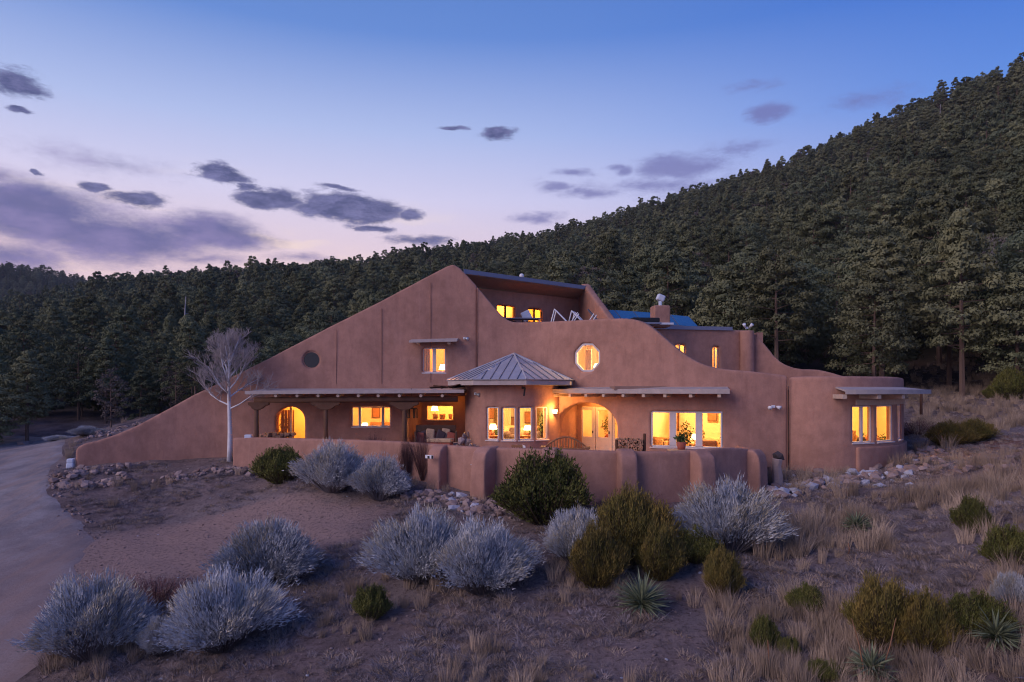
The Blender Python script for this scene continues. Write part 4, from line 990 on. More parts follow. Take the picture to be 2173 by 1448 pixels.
# upper window, alcove window, octagon, wing
fu = up_win[0]; curtain(fu, -.5, 3.3, 5.4, -.65, .5, 'orange curtain in the left half of the high gable window'); table_lamp(fu, .3, 3.55, -1.0, 'lamp glowing in the right half of the high gable window', .55)
framed(fu, .55, 4.7, -3.3, .5, .6, 'picture in the right half of the high gable window')
for u, w in ((-.3, .26), (.05, .3), (.45, .2)):
    m = MB(); m.tube([frL.p(u, zL0 + .02, -.7), frL.p(u, zL0 + .27, -.7)], [w * .4, w * .55], 10)
    tag(m.build('vase', M['cushion_tan'], smooth=True), {-.3: 'left clay pot in the alcove window', .05: 'big middle clay pot in the alcove window', .45: 'right clay pot in the alcove window'}[u], 'pot')
table_lamp(frL, -.4, zL0 + .12, -1.3, 'bright lamp at the left of the alcove window', .55)
m = MB(); m.tube([frO.p(-.12, 3.3, -1.3), frO.p(-.08, 5.3, -1.3)], .17, 12); tag(m.build('log_column', M['pale_wood'], smooth=True), 'peeled log column seen through the octagonal window', 'column')
curtain(frO, -.45, 3.8, 4.7, -.9, .35, 'white curtain at the left of the octagonal window'); table_lamp(frO, .0, 3.7, -.9, 'small lamp at the foot of the octagonal window', .35)
framed(rm_, .35, 1.75, -3.5, .6, 1.0, 'tall brown picture on the back wall of the wing room'); sofa(rm_, -.9, -1.3, 'armchair with red cushion in the left wing window', .9, 'cushion_tan', z=.35)
table(rm_.p(.9, .35, -1.0), 1.2, .6, .5, 'low table in the wing corner window'); curtain(rm_, -1.6, .5, 2.7, -.2, .35, 'curtain at the left edge of the wing windows')
leafy(rm_.p(.2, .35, -.6), 'small bushy plant in the wing window', .8, 150)
fd = door_arch[0]; leafy(fd.p(.35, 1.4, -1.5), 'spray of dry branches in the arched doorway', .8, 90, name='dry_branches', pot=False, r=.25)
framed(frR, .1, 1.3, -4.3, .6, .9, 'picture hall inside the glazed entry doors'); sofa(frR, .9, -3.4, 'sofa inside the glazed entry doors', 1.2)
leafy(frR.p(-.45, .5, -2.6), 'leafy plant behind the left glazed door', 1.3, 300, r=.3)
# more furnishings seen through the panes
def pouf(fr, u, z, out, w, h, m, label, cat='pouf', name='pouf'):
    t = thing(name, fr.p(u, z, out), rnd.uniform(-.4, .4), label, cat)
    mm = MB(); mm.tube([(0, 0, 0), (0, 0, h * .15), (0, 0, h * .8), (0, 0, h)], [w * .42, w * .5, w * .5, w * .38], 12); mm.build('body', M[m], t, smooth=True)
def armchair(fr, u, z, out, m, label, rz=0):
    t = thing('armchair', fr.p(u, z, out), math.atan2(fr.t.y, fr.t.x) + rz, label, 'armchair')
    MB().box((0, 0, .25), (.6, .6, .4)).build('seat', M[m], t, bevel=.06); MB().box((0, .3, .6), (.66, .16, .6), Matrix.Rotation(R(-10), 3, 'X')).build('backrest', M[m], t, bevel=.07)
    for s in (-1, 1): MB().box((s * .36, 0, .4), (.14, .6, .5)).build('arm', M[m], t, bevel=.05)
    MB().box((0, .14, .58), (.36, .14, .32), Matrix.Rotation(R(-16), 3, 'X')).build('cushion', M['cushion_tan'], t, bevel=.05)
armchair(frT, -1.95, 0, -1.2, 'cushion_red', 'red armchair close to the left light of the triple window', R(200)); armchair(frT, 1.7, 0, -1.3, 'cushion_red', 'dark red armchair in the right corner of the triple window', R(150))
armchair(frT, .85, 0, -1.2, 'mid_wood', 'brown armchair just inside the right light of the triple window', R(170)); pouf(frT, -1.2, .0, -1.0, .6, .62, 'cushion_dark', 'dark pouf low in the left light of the triple window')
pouf(frT, -.75, 0, -1.6, .5, .8, 'cushion_tan', 'tall tan basket left of the conical plant', 'basket', 'basket'); pouf(frT, .45, 0, -.9, .45, .72, 'cushion_red', 'red basket right of the conical plant', 'basket', 'basket')
for i, (u, zz, m_) in enumerate([(-2.1, 1.9, 'cushion_red'), (.5, 1.75, 'picture'), (1.15, 1.55, 'cushion_tan')]):
    framed(frT, u, zz, -4.3, .34, .42, ['small red picture high in the left light of the triple window', 'small picture behind the middle light of the triple window', 'tan picture behind the right light of the triple window'][i], m=m_)
armchair(fb_, -1.35, .35, -1.0, 'cushion_red', 'red armchair low in the first bay window', R(160)); armchair(fb_, .95, .35, -1.1, 'mid_wood', 'brown armchair low in the third bay window', R(200)); pouf(fb_, .0, .35, -.4, .5, .55, 'cushion_dark', 'dark pouf low between the second and third bay windows')
framed(fb_, .75, 1.55, -3.5, .4, .5, 'small picture behind the third bay window'); framed(fb_, -1.15, 1.8, -3.5, .3, .6, 'narrow picture behind the first bay window')
pouf(fm, .35, 0, -1.0, .7, .85, 'mid_wood', 'brown round stool inside the wide porch window', 'stool', 'stool'); framed(fm, -.5, 1.75, -3.7, .35, .45, 'small picture left of the bed in the wide porch window')
pouf(rm_, .2, .35, -.2, .5, .75, 'cushion_red', 'red basket at the corner of the wing windows', 'basket', 'basket'); armchair(rm_, -.2, .35, -1.6, 'mid_wood', 'brown armchair in the second wing window', R(170))
armchair(frR, .0, 0, -2.6, 'cushion_red', 'red armchair inside the glazed entry doors', R(150)); leafy(frR.p(.95, .3, -2.4), 'dark plant behind the right glazed door', 1.5, 300, r=.28)
leafy(fd.p(-.75, .1, -1.4), 'dark plant at the left inside the arched doorway', 1.9, 260, r=.25)
k_ = 0
for fr0, us, z0_, o0, nm in ((frT, (-2.2, -1.6, -.95, -.5, .2, .7, 1.25, 1.75), .0, -1.75, 'triple window'), (fb_, (-1.2, -.75, -.3, .2, .8, 1.15), .35, -.55, 'bay windows'), (rm_, (-1.3, -.9, -.4, .1, .6), .35, .15, 'wing windows')):
    for j, u in enumerate(us):
        h = .62 + .34 * rnd.random() - (.1 if nm != 'triple window' else 0)
        kind = k_ % 3; k_ += 1; ordn = ['first', 'second', 'third', 'fourth', 'fifth', 'sixth', 'seventh', 'eighth'][j]
        if kind == 0: leafy(fr0.p(u, z0_, o0 - rnd.random() * .3), ordn + ' item from the left in the %s, a bushy pot plant' % nm, h + .25, 160, r=.2)
        elif kind == 1: pouf(fr0, u, z0_, o0, .36, h, ('cushion_red', 'mid_wood', 'cushion_dark')[j % 3], ordn + ' item from the left in the %s, a round basket' % nm, 'basket', 'basket')
        else:
            t = thing('side_chair', fr0.p(u, z0_, o0), rnd.uniform(0, 6), ordn + ' item from the left in the %s, a small upholstered chair' % nm, 'chair')
            MB().box((0, 0, .42), (.38, .38, .1)).build('seat', M['cushion_red'], t, bevel=.03); MB().box((0, .17, h * .8), (.36, .06, .42)).build('backrest', M['cushion_tan'], t, bevel=.03)
            for sx in (-.15, .15):
                for sy in (-.15, .15): MB().box((sx, sy, .19), (.035, .035, .38)).build('leg', M['dark_wood'], t)
# sconce between bay and arch
sp_ = P(1178, 878, 28.95)
t = thing('wall_sconce', (sp_.x, sp_.y, sp_.z), R(-38), 'bright half-round wall sconce between the bay and the arch', 'lamp')
v = []; f = []
for i in range(9):
    a = math.pi * i / 8; v += [(.09 * math.cos(a), -.08 * math.sin(a), 0), (.12 * math.cos(a), -.1 * math.sin(a), .16)]
for i in range(8): f.append((2 * i, 2 * i + 2, 2 * i + 3, 2 * i + 1))
MB().add(v, f).build('lamp_shade', M['lamp'], t, smooth=True); MB().box((0, .01, .08), (.1, .03, .2)).build('back_plate', M['dark_wood'], t)
L = bpy.data.lights.new('sconce_lamp', 'POINT'); L.energy = 85; L.color = (1, .44, .09); L.shadow_soft_size = .06; lo = bpy.data.objects.new('sconce_lamp', L); C.objects.link(lo); lo.location = (sp_.x + .02, sp_.y - .22, sp_.z + .12)

# patio furniture
PZ = 0.0
def gpt(px, d): v = XY(px, d); return Vector((v.x, v.y, -.03))
t = thing('garden_bench', gpt(1200, 25.6), R(-8), 'curved-back wooden bench before the arched entry', 'bench'); t.scale = (1.15, 1, 1.15)
MB().box((0, 0, .45), (1.55, .5, .06)).build('seat', M['mid_wood'], t, bevel=.01)
for x in (-.72, .72):
    for y in (-.2, .2): MB().box((x, y, .33), (.08, .08, .66)).build('leg', M['mid_wood'], t, bevel=.01)
    MB().box((x, 0, .68), (.16, .5, .06)).build('arm', M['mid_wood'], t, bevel=.015)
arc = [(-.75 + 1.5 * i / 16, .22, .62 + .38 * math.sin(math.pi * i / 16)) for i in range(17)]
MB().tube(arc, .028, 8).build('back_rail', M['mid_wood'], t, smooth=True); MB().tube([(-.75, .22, .62), (.75, .22, .62)], .026, 8).build('back_rail', M['mid_wood'], t)
for i in range(2, 15): MB().box((arc[i][0], .22, (.62 + arc[i][2]) / 2), (.035, .02, arc[i][2] - .62)).build('slat', M['mid_wood'], t)
t = thing('daybed', gpt(925, 29.0), R(6), 'carved wooden daybed heaped with patterned cushions in the alcove', 'daybed'); t.scale = (1, 1, 1.32)
MB().box((0, 0, .42), (1.7, .8, .12)).build('seat', M['mid_wood'], t, bevel=.02); MB().box((0, .38, .8), (1.7, .06, .55)).build('backrest', M['dark_wood'], t, bevel=.02)
for x in (-.85, .85): MB().box((x, 0, .45), (.08, .8, .9)).build('end_panel', M['dark_wood'], t, bevel=.02)
cs = ['cushion_red', 'cushion_dark', 'cushion_tan', 'cushion_red', 'cushion_dark', 'cushion_tan', 'cushion_red']
for i, c in enumerate(cs): MB().box((-.68 + i * .22, .1 + .12 * (i % 2), .68 + .06 * (i % 3)), (.36, .16, .34), Matrix.Rotation(R(rnd.uniform(-30, 10)), 3, 'X') @ Matrix.Rotation(R(rnd.uniform(-25, 25)), 3, 'Y')).build('cushion', M[c], t, bevel=.05)
t = thing('wooden_chest', gpt(934, 27.2), R(-10), 'low chest with a pale tan lid in front of the daybed', 'chest'); t.scale = (1, 1, 1.5)
MB().box((0, 0, .3), (.95, .5, .55)).build('body', M['cushion_red'], t, bevel=.02); MB().box((0, 0, .62), (1.0, .55, .09)).build('lid', M['pale_wood'], t, bevel=.02)
t = thing('planter', gpt(893, 27.4), 0, 'dark square planter at the left of the alcove', 'planter')
m = MB(); m.add([(-.3, -.3, 0), (.3, -.3, 0), (.3, .3, 0), (-.3, .3, 0), (-.42, -.42, .72), (.42, -.42, .72), (.42, .42, .72), (-.42, .42, .72)], [(0, 3, 2, 1), (4, 5, 6, 7), (0, 1, 5, 4), (1, 2, 6, 5), (2, 3, 7, 6), (3, 0, 4, 7)]); m.build('box', M['cushion_dark'], t, bevel=.02)
m = MB(); m.tube([gpt(966, 27.6), gpt(966, 27.6) + Vector((0, 0, .55)), gpt(966, 27.6) + Vector((0, 0, .68)), gpt(966, 27.6) + Vector((0, 0, .8))], [.28, .3, .34, .3], 12); tag(m.build('tree_stump', M['cushion_tan'], smooth=False), 'round stump seat at the right of the alcove', 'stump')
def rockmesh(seed, n=1, squash=.7, jag=.3):
    bm = bmesh.new(); bmesh.ops.create_icosphere(bm, subdivisions=n, radius=.5); r = random.Random(seed)
    ph = [Vector((r.gauss(0, 1), r.gauss(0, 1), r.gauss(0, 1))).normalized() for _ in range(6)]; am = [r.uniform(.3, .5) for _ in range(6)]
    for v in bm.verts:
        for p, a in zip(ph, am):
            d = v.co.dot(p) - a * .8
            if d > 0: v.co -= p * d * .9
        v.co += Vector((r.uniform(-1, 1), r.uniform(-1, 1), r.uniform(-1, 1))) * .05 * jag * 3
        v.co.z *= squash
    me = bpy.data.meshes.new('stone'); bm.to_mesh(me); bm.free(); me.materials.append(M['rock']); return me
rocks = [rockmesh(i) for i in range(7)]
t = thing('stone_pile', gpt(990, 27.0), 0, 'heap of stones and driftwood beside the round bay', 'stone pile'); t.scale = (1.1, 1.1, 1.7)
for i in range(34):
    a = rnd.uniform(0, 6.28); r_ = rnd.uniform(0, .5); o = link('stone', rnd.choice(rocks), t); o.location = (math.cos(a) * r_, math.sin(a) * r_ * .6, .12 + (.55 - r_) * 1.2 * rnd.random() + .1); o.scale = [rnd.uniform(.16, .3)] * 3; o.rotation_euler = (rnd.random() * 6, rnd.random() * 6, rnd.random() * 6)
# firewood rack
t = thing('firewood_rack', gpt(1338, 25.9), R(-6), 'rack of stacked split firewood between the arch and the triple window', 'firewood')
for x in (-.5, .5): MB().tube([(x, 0, 0), (x * 1.05, 0, 1.05 if x < 0 else 1.28)], [.07, .06], 7).build('post', M['log'], t)
logm = []
for k in range(5):
    m = MB(); r = random.Random(k); pts = [(math.cos(a * 6.28 / 6) * r.uniform(.7, 1.1), math.sin(a * 6.28 / 6) * r.uniform(.7, 1.1)) for a in range(6)]
    m.prism([(x * .5, -.2, z * .5) for x, z in pts], (0, 1, 0), .4); logm.append(m.mesh('log', M['log_end']))
for i in range(9):
    for j in range(13):
        o = link('log', rnd.choice(logm), t); o.location = (-.42 + i * .105 + rnd.uniform(-.03, .03), rnd.uniform(-.08, .05), .1 + j * .08 + rnd.uniform(-.02, .02)); o.scale = (rnd.uniform(.08, .12), 1, rnd.uniform(.07, .11)); o.rotation_euler = (rnd.uniform(-.1, .1), rnd.uniform(0, 6), rnd.uniform(-.15, .15))
# patio set beside the bay
chair(gpt(1105, 24.3), R(160), 'brown slatted chair at the left of the small patio table'); chair(gpt(1128, 23.9), R(100), 'pale blue-grey patio chair with a dark cushion', 'metal_white')
m = thing('patio_table', gpt(1143, 24.2), 0, 'small white metal pedestal table on the patio', 'table'); MB().tube([(0, 0, .7), (0, 0, .74)], .33, 18).build('tabletop', M['metal_white'], m); MB().tube([(0, 0, 0), (0, 0, .7)], [.05, .035], 8).build('pedestal', M['metal_white'], m)
table(gpt(1075, 25.0), 1.0, .5, .62, 'low reddish plank table before the bay windows', R(4), 'mid_wood')
table(gpt(1447, 23.6), .9, .5, .85, 'sandstone slab table behind the wall under the triple window', R(0), 'cushion_tan')
leafy(gpt(1446, 23.6) + Vector((0, 0, .85)), 'dark potted plant on the slab table', .55, 200, r=.16)
# hanging decoration in the alcove
t = thing('wind_chime', P(873, 868, 29.6), 0, 'dark iron wind chime hanging at the porch corner', 'wind chime')
MB().tube([(0, 0, .9), (0, 0, 0)], .008, 4).build('cord', M['black'], t); MB().tube([(0, 0, 0), (0, 0, .03)], .26, 12).build('hoop', M['black'], t); MB().box((.18, 0, .28), (.2, .2, .16)).build('bell', M['black'], t, bevel=.03)
for i in range(6): a = i * 1.05; MB().tube([(math.cos(a) * .24, math.sin(a) * .24, 0), (math.cos(a) * .24, math.sin(a) * .24, -.4)], .028, 6).build('chime_tube', M['black'], t)
# firewood low pile at the far left of the porch, white bag on the wall
t = thing('firewood_pile', gpt(588, 29.7), 0, 'low pile of red split logs before the arched doorway', 'firewood')
for i in range(26):
    o = link('log', rnd.choice(logm), t); o.location = (-.75 + rnd.random() * 1.5, rnd.uniform(-.1, .1), .9 + rnd.uniform(0, .16)); o.scale = (.16, 1.2, .15); o.rotation_euler = (0, rnd.uniform(0, 6), rnd.uniform(-.5, .5))
MB().box((0, 0, .42), (1.6, .45, .8)).build('crib', M['dark_wood'], t)
m = MB(); q = P(525, 926, 28.75); m.box((q.x, q.y + .12, q.z - .02), (.3, .2, .16)); tag(m.build('white_block', M['tyre'], bevel=.03), 'small white block on top of the wall left of the porch posts', 'block')
# driveway marker block, meter box and faucet on the walls
q = P(150, 985, 29.4)
t = thing('drive_marker', (q.x, q.y, HH1(q.x, q.y)), .2, 'white stacked stone marker beside the driveway', 'marker'); MB().box((0, 0, .13), (.3, .3, .24)).build('block', M['tyre'], t, bevel=.05); MB().box((0.01, 0, .34), (.28, .27, .2)).build('block', M['tyre'], t, bevel=.05)
f_, _, _, _ = frame_at(Pw, 940, 900, 950, 10); f2 = Frame(f_.p(0, 0, 0), (math.cos(R(-32)), math.sin(R(-32))))
t = thing('house_number_plate', f2.p(-.02, Zat(970, 23.2), .73), R(-32), 'small white plate with two dark marks on the first buttress', 'plate')
MB().box((0, 0, 0), (.34, .03, .12)).build('plate', M['metal_white'], t, bevel=.01); MB().box((-.02, -.02, -.015), (.08, .02, .09)).build('mark', M['black'], t); MB().box((.14, -.02, 0), (.06, .02, .11)).build('mark', M['black'], t)
f_, _, _, _ = frame_at(Pw, 1007, 900, 950, 10)
t = thing('wall_tap', f_.p(0, Zat(989, 22.8), .04), math.atan2(f_.t.y, f_.t.x), 'small garden tap on the patio wall between two buttresses', 'tap'); MB().tube([(0, 0, 0), (0, -.1, 0), (0, -.12, -.06)], .02, 6).build('spout', M['black'], t); MB().box((-.03, -.05, .03), (.12, .02, .03)).build('handle', M['steel'], t)

# standing rock post by the wing
q, d_ = hit(1650, 1032)
t = thing('stone_pillar', q, .2, 'rough standing stone capped with a dark rock beside the end of the patio wall', 'standing stone')
m = MB(); m.tube([(0, 0, -.2), (.02, .02, .35), (-.03, 0, .7), (0, 0, .95)], [.2, .19, .16, .19], 7); m.build('shaft', M['rock'], t, bevel=.03); o = link('cap_stone', rocks[2], t); o.location = (.02, 0, 1.02); o.scale = (.55, .5, .55); o.data = o.data.copy(); o.data.materials[0] = flat('dark_rock', (.07, .055, .06), .9, .4, 6)

# ------------------------------------------------------------------ on the roofs
def panel(pts, label):
    t = bpy.data.objects.new('solar_panel', None); C.objects.link(t); base_ = Vector(pts[0]); t.location = base_; tag(t, label, 'solar panel', 'blue solar panels on the rear roof')
    P_ = [Vector(p) - base_ for p in pts]; nrm = (P_[1] - P_[0]).cross(P_[3] - P_[0]).normalized()
    if nrm.z < 0: nrm = -nrm
    MB().prism(P_, -nrm, .05).build('frame', M['flashing'], t)
    c = sum(P_, Vector()) / 4; MB().prism([c + (p - c) * .965 + nrm * .003 for p in P_], nrm, .008).build('cell_sheet', M['solar'], t)
sl = [(1246, 656, 1264, 679), (1304, 658.5, 1322, 681), (1344, 661, 1362, 684), (1384, 664, 1402, 688), (1422, 668, 1440, 691), (1462, 672, 1484, 695)]
lab = ['solar panel nearest the white deck chairs', 'second solar panel from the deck chairs', 'solar panel left of the chimney', 'solar panel directly behind the chimney', 'solar panel just right of the chimney']
for i in range(5):
    a, b = sl[i], sl[i + 1]; g = .5
    panel([P(a[2] + g, a[3], 34.2), P(b[2] - g, b[3], 34.2), P(b[0] - g, b[1], 35.6), P(a[0] + g, a[1], 35.6)], lab[i])
t = thing('chimney', P(1401, 690, 31.6), .1, 'stuccoed chimney with a pale metal cowl on the flat roof', 'chimney')
cm = MB(); cm.box((0, 0, .38), (.78, .7, 1.0)); o = adobe('stack', [(cm.v, cm.f)], (), .05, 4, parent=False, wob=0); o.parent = t
MB().box((0, 0, .02), (1.0, .9, .1)).build('curb', M['metal_white'], t, bevel=.02); MB().tube([(0, 0, .85), (0, 0, 1.1)], .1, 10).build('flue', M['steel'], t)
m = MB(); m.box((.02, 0, 1.25), (.36, .3, .3), Matrix.Rotation(R(22), 3, 'Y')); m.build('cowl', M['tyre'], t, bevel=.06)
q = P(1366, 681, 30.5); t = thing('skylight', q, .1, 'low black covered skylight left of the chimney', 'skylight'); MB().box((0, 0, 0), (1.25, .8, .22)).build('cover', M['black'], t, bevel=.05); MB().box((0, 0, -.14), (1.35, .9, .08)).build('curb', M['flashing'], t)
q = P(1107, 600, 34.5); t = thing('roof_vent', q, 0, 'white roof vent with a round cap on the upper roof', 'vent'); MB().tube([(0, 0, -.15), (0, 0, .1), (0, 0, .28)], [.13, .09, .06], 10).build('pipe', M['metal_white'], t)
bm = bmesh.new(); bmesh.ops.create_uvsphere(bm, u_segments=14, v_segments=8, radius=.12); bmesh.ops.translate(bm, verts=bm.verts, vec=(0, 0, .34)); me = bpy.data.meshes.new('cap'); bm.to_mesh(me); bm.free(); me.materials.append(M['metal_white']); link('cap', me, t)
dz = 5.45
def lounge(px, d, rz, label):
    t = thing('deck_chair', (*XY(px, d), dz + .05), rz, label, 'deck chair', 'white folding deck chairs on the roof deck')
    for y in (-.28, .28):
        MB().tube([(-.75, y, .0), (-.45, y, 1.12)], .03, 6).build('frame', M['metal_white'], t); MB().tube([(-.45, y, 1.12), (.15, y, .5), (.7, y, .45)], .032, 6).build('frame', M['metal_white'], t); MB().tube([(.62, y, .95), (.2, y, .35), (.7, y, 0)], .028, 6).build('leg', M['metal_white'], t)
    for k in range(8):
        f = k / 7; p = Vector((-.45, 0, 1.12)).lerp(Vector((.15, 0, .5)), f); MB().box(p, (.055, .56, .02), Matrix.Rotation(R(45), 3, 'Y')).build('slat', M['metal_white'], t)
lounge(1199, 31.6, R(-12), 'left white folding deck chair behind the parapet'); lounge(1236, 32.2, R(-20), 'right white folding deck chair beside the solar panels')
q = P(1115, 684, 33.2)
t = thing('deck_cushion', (q.x, q.y, dz + .1), 0, 'pale crumpled cushion leaning on a black easel before the amber window', 'cushion'); MB().box((.05, 0, .95), (.45, .12, .5), Matrix.Rotation(R(-25), 3, 'Y')).build('cloth', M['tyre'], t, bevel=.06)
for s in (-.3, .2): MB().tube([(s, 0, 0), (-.1, .1, 1.05)], .035, 6).build('leg', M['black'], t)
table((XY(1108, 32.4).x, 32.4, dz), 1.7, .8, .82, 'long grey table on the roof deck behind the parapet', R(3), 'flashing')

# ------------------------------------------------------------------ stones
def on_ground(name, px, py, label=None, cat=None, group=None, rz=0):
    p, d = hit(px, py); return tag(empty(name, (p.x, p.y, HH1(p.x, p.y)), rz), label, cat, group), p, d
def stone_row(pts, n, spread, smin, smax, label, blue=.0):
    """pts: photo positions along the row, n stones scattered about it"""
    W_ = [hit(px, py)[0] for px, py in pts]; t = tag(empty('stone_border', W_[0]), label, 'stone border'); b = W_[0]
    for i in range(n):
        f = rnd.random() * (len(W_) - 1); k = int(f); p = W_[k].lerp(W_[k + 1], f - k); x, y = p.x + rnd.gauss(0, spread), p.y + rnd.gauss(0, spread)
        s = smin + (smax - smin) * rnd.random() ** 2
        o = link('stone', rnd.choice(rocks_b if rnd.random() < blue else rocks), t); o.location = Vector((x, y, HH1(x, y) + s * .12)) - b; o.scale = (s * rnd.uniform(.8, 1.3), s * rnd.uniform(.8, 1.2), s * rnd.uniform(.7, 1.2)); o.rotation_euler = (rnd.uniform(-.5, .5), rnd.uniform(-.5, .5), rnd.random() * 6.28)
rocks_b = []
for r_ in rocks[:3]: q = r_.copy(); q.materials[0] = M['rock_blue']; rocks_b.append(q)
stone_row([(125, 1018), (190, 1000), (260, 996)], 90, .3, .15, .48, 'upper row of pinkish fieldstones at the driveway end of the long wall')
stone_row([(125, 1032), (200, 1030), (275, 1018)], 80, .22, .15, .5, 'lower row of pinkish fieldstones curving along the driveway bank')
stone_row([(345, 1022), (420, 1006), (500, 1000), (545, 1003)], 120, .25, .13, .42, 'row of fieldstones on the bank below the bare tree')
stone_row([(870, 1052), (930, 1062), (1000, 1078), (1085, 1092)], 150, .28, .14, .45, 'low line of fieldstones below the patio wall buttresses', .1)
stone_row([(1640, 1050), (1700, 1032), (1790, 1022), (1870, 1012), (1935, 985)], 240, .55, .15, .55, 'rubble of pink and pale stones at the foot of the rounded wing', .3)
stone_row([(1932, 968), (1965, 960), (1990, 985)], 70, .5, .15, .5, 'pile of stones at the right corner of the wing')
stone_row([(2000, 1005), (2090, 985), (2170, 990)], 90, .7, .1, .4, 'scattered pink stones on the red slope right of the wing')
stone_row([(1420, 1105), (1450, 1100), (1480, 1110)], 26, .3, .12, .4, 'few pale stones beside the silver bush at the wall', .5)
stone_row([(172, 940), (230, 918), (290, 898)], 80, .3, .12, .4, 'stones on the bank behind the low end of the long wall')
stone_row([(133, 985), (110, 1015), (113, 1045), (138, 1080), (182, 1106), (186, 1150)], 90, .16, .06, .2, 'small loose stones along the edge of the driveway')
def boulder(px, py, w, label, blue=True):
    t, p, d = on_ground('boulder', px, py, label, 'boulder'); o = link('boulder', (rocks_b if blue else rocks)[rnd.randrange(3)]); o.location = t.location; s = w * d / F; o.scale = (s, s * .8, s * .8); o.rotation_euler = (0, 0, rnd.random() * 6)
    bpy.data.objects.remove(t); tag(o, label, 'boulder')
boulder(1868, 1036, 38, 'pale blue-grey boulder in the rubble below the wing windows'); boulder(1932, 1030, 26, 'smaller pale boulder right of the pale blue-grey one'); boulder(1790, 1028, 22, 'grey rounded stone under the middle of the wing wall')
boulder(1918, 1012, 26, 'pale rock near the right foot of the wing'); boulder(55, 944, 44, 'grey boulder at the far edge of the driveway', False)

# ------------------------------------------------------------------ plants
def stemmy(seed, n, h, rad, nleaf, leaf, spread=1.0, w=.012, curve=.25, mats=('sage_stem', 'sage', 'sage_tip'), tip=.1, leafstart=.4, lw=.35, fill=1, up=.0, wild=.42, bulge=1.05):
    """shrub of n stems fanning from the root; every stem carries slivers of leaf; returns one mesh"""
    r = np.random.default_rng(seed)
    az_ = r.uniform(0, 2 * np.pi, n); q = np.sqrt(r.uniform(0, 1, n)) * spread
    root = np.stack([np.cos(az_) * q * rad * .25, np.sin(az_) * q * rad * .25, np.zeros(n)], 1)
    prof = np.sqrt(np.clip(1 - (q * .92) ** 2.2, 0.05, 1)) * (1 - up) + up
    lump = 1 + .2 * np.sin(az_ * 3 + seed) + .14 * np.sin(az_ * 5 + seed * 2 + q * 3) * q + r.normal(0, .09, n); prof = prof * (1 + .16 * np.sin(az_ * 2 + q * 6 + seed) * q + .08 * np.sin(az_ * 7 + seed))
    L = r.uniform(.72, 1.0, n) ** .7
    tipp = np.stack([np.cos(az_) * q * rad * lump, np.sin(az_) * q * rad * lump, h * prof * (1 + .1 * np.sin(q * 7 + az_ * 2))], 1) * L[:, None]
    def pt(t):
        t = np.asarray(t)[..., None]
        mid = root + (tipp - root) * .5; mid = mid * [1, 1, 1.0]; mid[:, 2] += h * curve * .3; mid[:, :2] *= bulge
        return (1 - t) ** 2 * root + 2 * t * (1 - t) * mid + t * t * tipp
    V, Fc, MI = [], [], []; off = 0
    perp = r.normal(size=(n, 3)); perp[:, 2] *= .3; perp /= np.linalg.norm(perp, axis=1)[:, None]
    ts = [0, .35, .7, 1.0]; ws = [w, w * .8, w * .5, .0015]
    rows = [np.stack([pt(np.full(n, t)) - perp * ww, pt(np.full(n, t)) + perp * ww], 1) for t, ww in zip(ts, ws)]
    S = np.stack(rows, 1).reshape(n, 8, 3); V.append(S.reshape(-1, 3)); b = (np.arange(n) * 8)[:, None]
    tri = np.array([[0, 1, 3], [0, 3, 2], [2, 3, 5], [2, 5, 4], [4, 5, 7], [4, 7, 6]]); Fc.append((b[:, :, None] + tri[None]).reshape(-1, 3)); MI.append(np.zeros(n * 6, int)); off += n * 8
    for k in range(nleaf):
        t = (leafstart + (1 - leafstart) * r.uniform(0, 1.0, n) ** .75) if k else np.full(n, .97)
        c = pt(t); dirn = pt(np.minimum(t + .05, 1.05)) - pt(t - .05); dirn /= np.linalg.norm(dirn, axis=1)[:, None] + 1e-9
        dv = dirn + r.normal(0, wild, (n, 3)); dv /= np.linalg.norm(dv, axis=1)[:, None]; ll = leaf * r.uniform(.6, 1.4, n)[:, None]
        s = np.cross(dv, r.normal(size=(n, 3))); s /= np.linalg.norm(s, axis=1)[:, None] + 1e-9
        j = r.normal(0, leaf * .35, (n, 3))
        T = np.stack([c + j - s * ll * lw * .5, c + j + s * ll * lw * .5, c + j + dv * ll], 1); V.append(T.reshape(-1, 3)); Fc.append(off + np.arange(n * 3).reshape(n, 3)); off += n * 3
        mi = np.full(n, 1)
        mi[(t > .9) & (r.uniform(size=n) < tip * 4) & (np.sin(az_ * 2.3 + seed * 1.7 + q * 4) > .1)] = 2; MI.append(mi)
    return arr_mesh('shrub', np.concatenate(V), np.concatenate(Fc), [M[k] for k in mats], np.concatenate(MI))
sageP = [stemmy(s, 2300, 1.0, .95, 20, .075, tip=.16, lw=.17, wild=.24, w=.006) for s in (1, 2, 3)]
junP = [stemmy(s, 1900, 1.0, .62, 22, .05, mats=('shrub_stem', 'juniper', 'juniper'), leafstart=.06, lw=.42, curve=.35, up=.12, wild=.4, bulge=1.5) for s in (11, 12, 13)]
brmP = [stemmy(s, 2200, 1.0, .62, 20, .055, mats=('shrub_stem', 'broom', 'broom'), leafstart=.08, lw=.22, curve=.35, w=.005, wild=.28, bulge=1.4) for s in (21, 22)]
redP = [stemmy(31, 420, 1.0, .42, 3, .06, mats=('red_twig', 'red_twig', 'red_twig'), w=.007, up=.5, lw=.12), stemmy(32, 420, .8, .8, 5, .06, mats=('red_twig', 'red_twig', 'red_twig'), w=.006, lw=.15)]
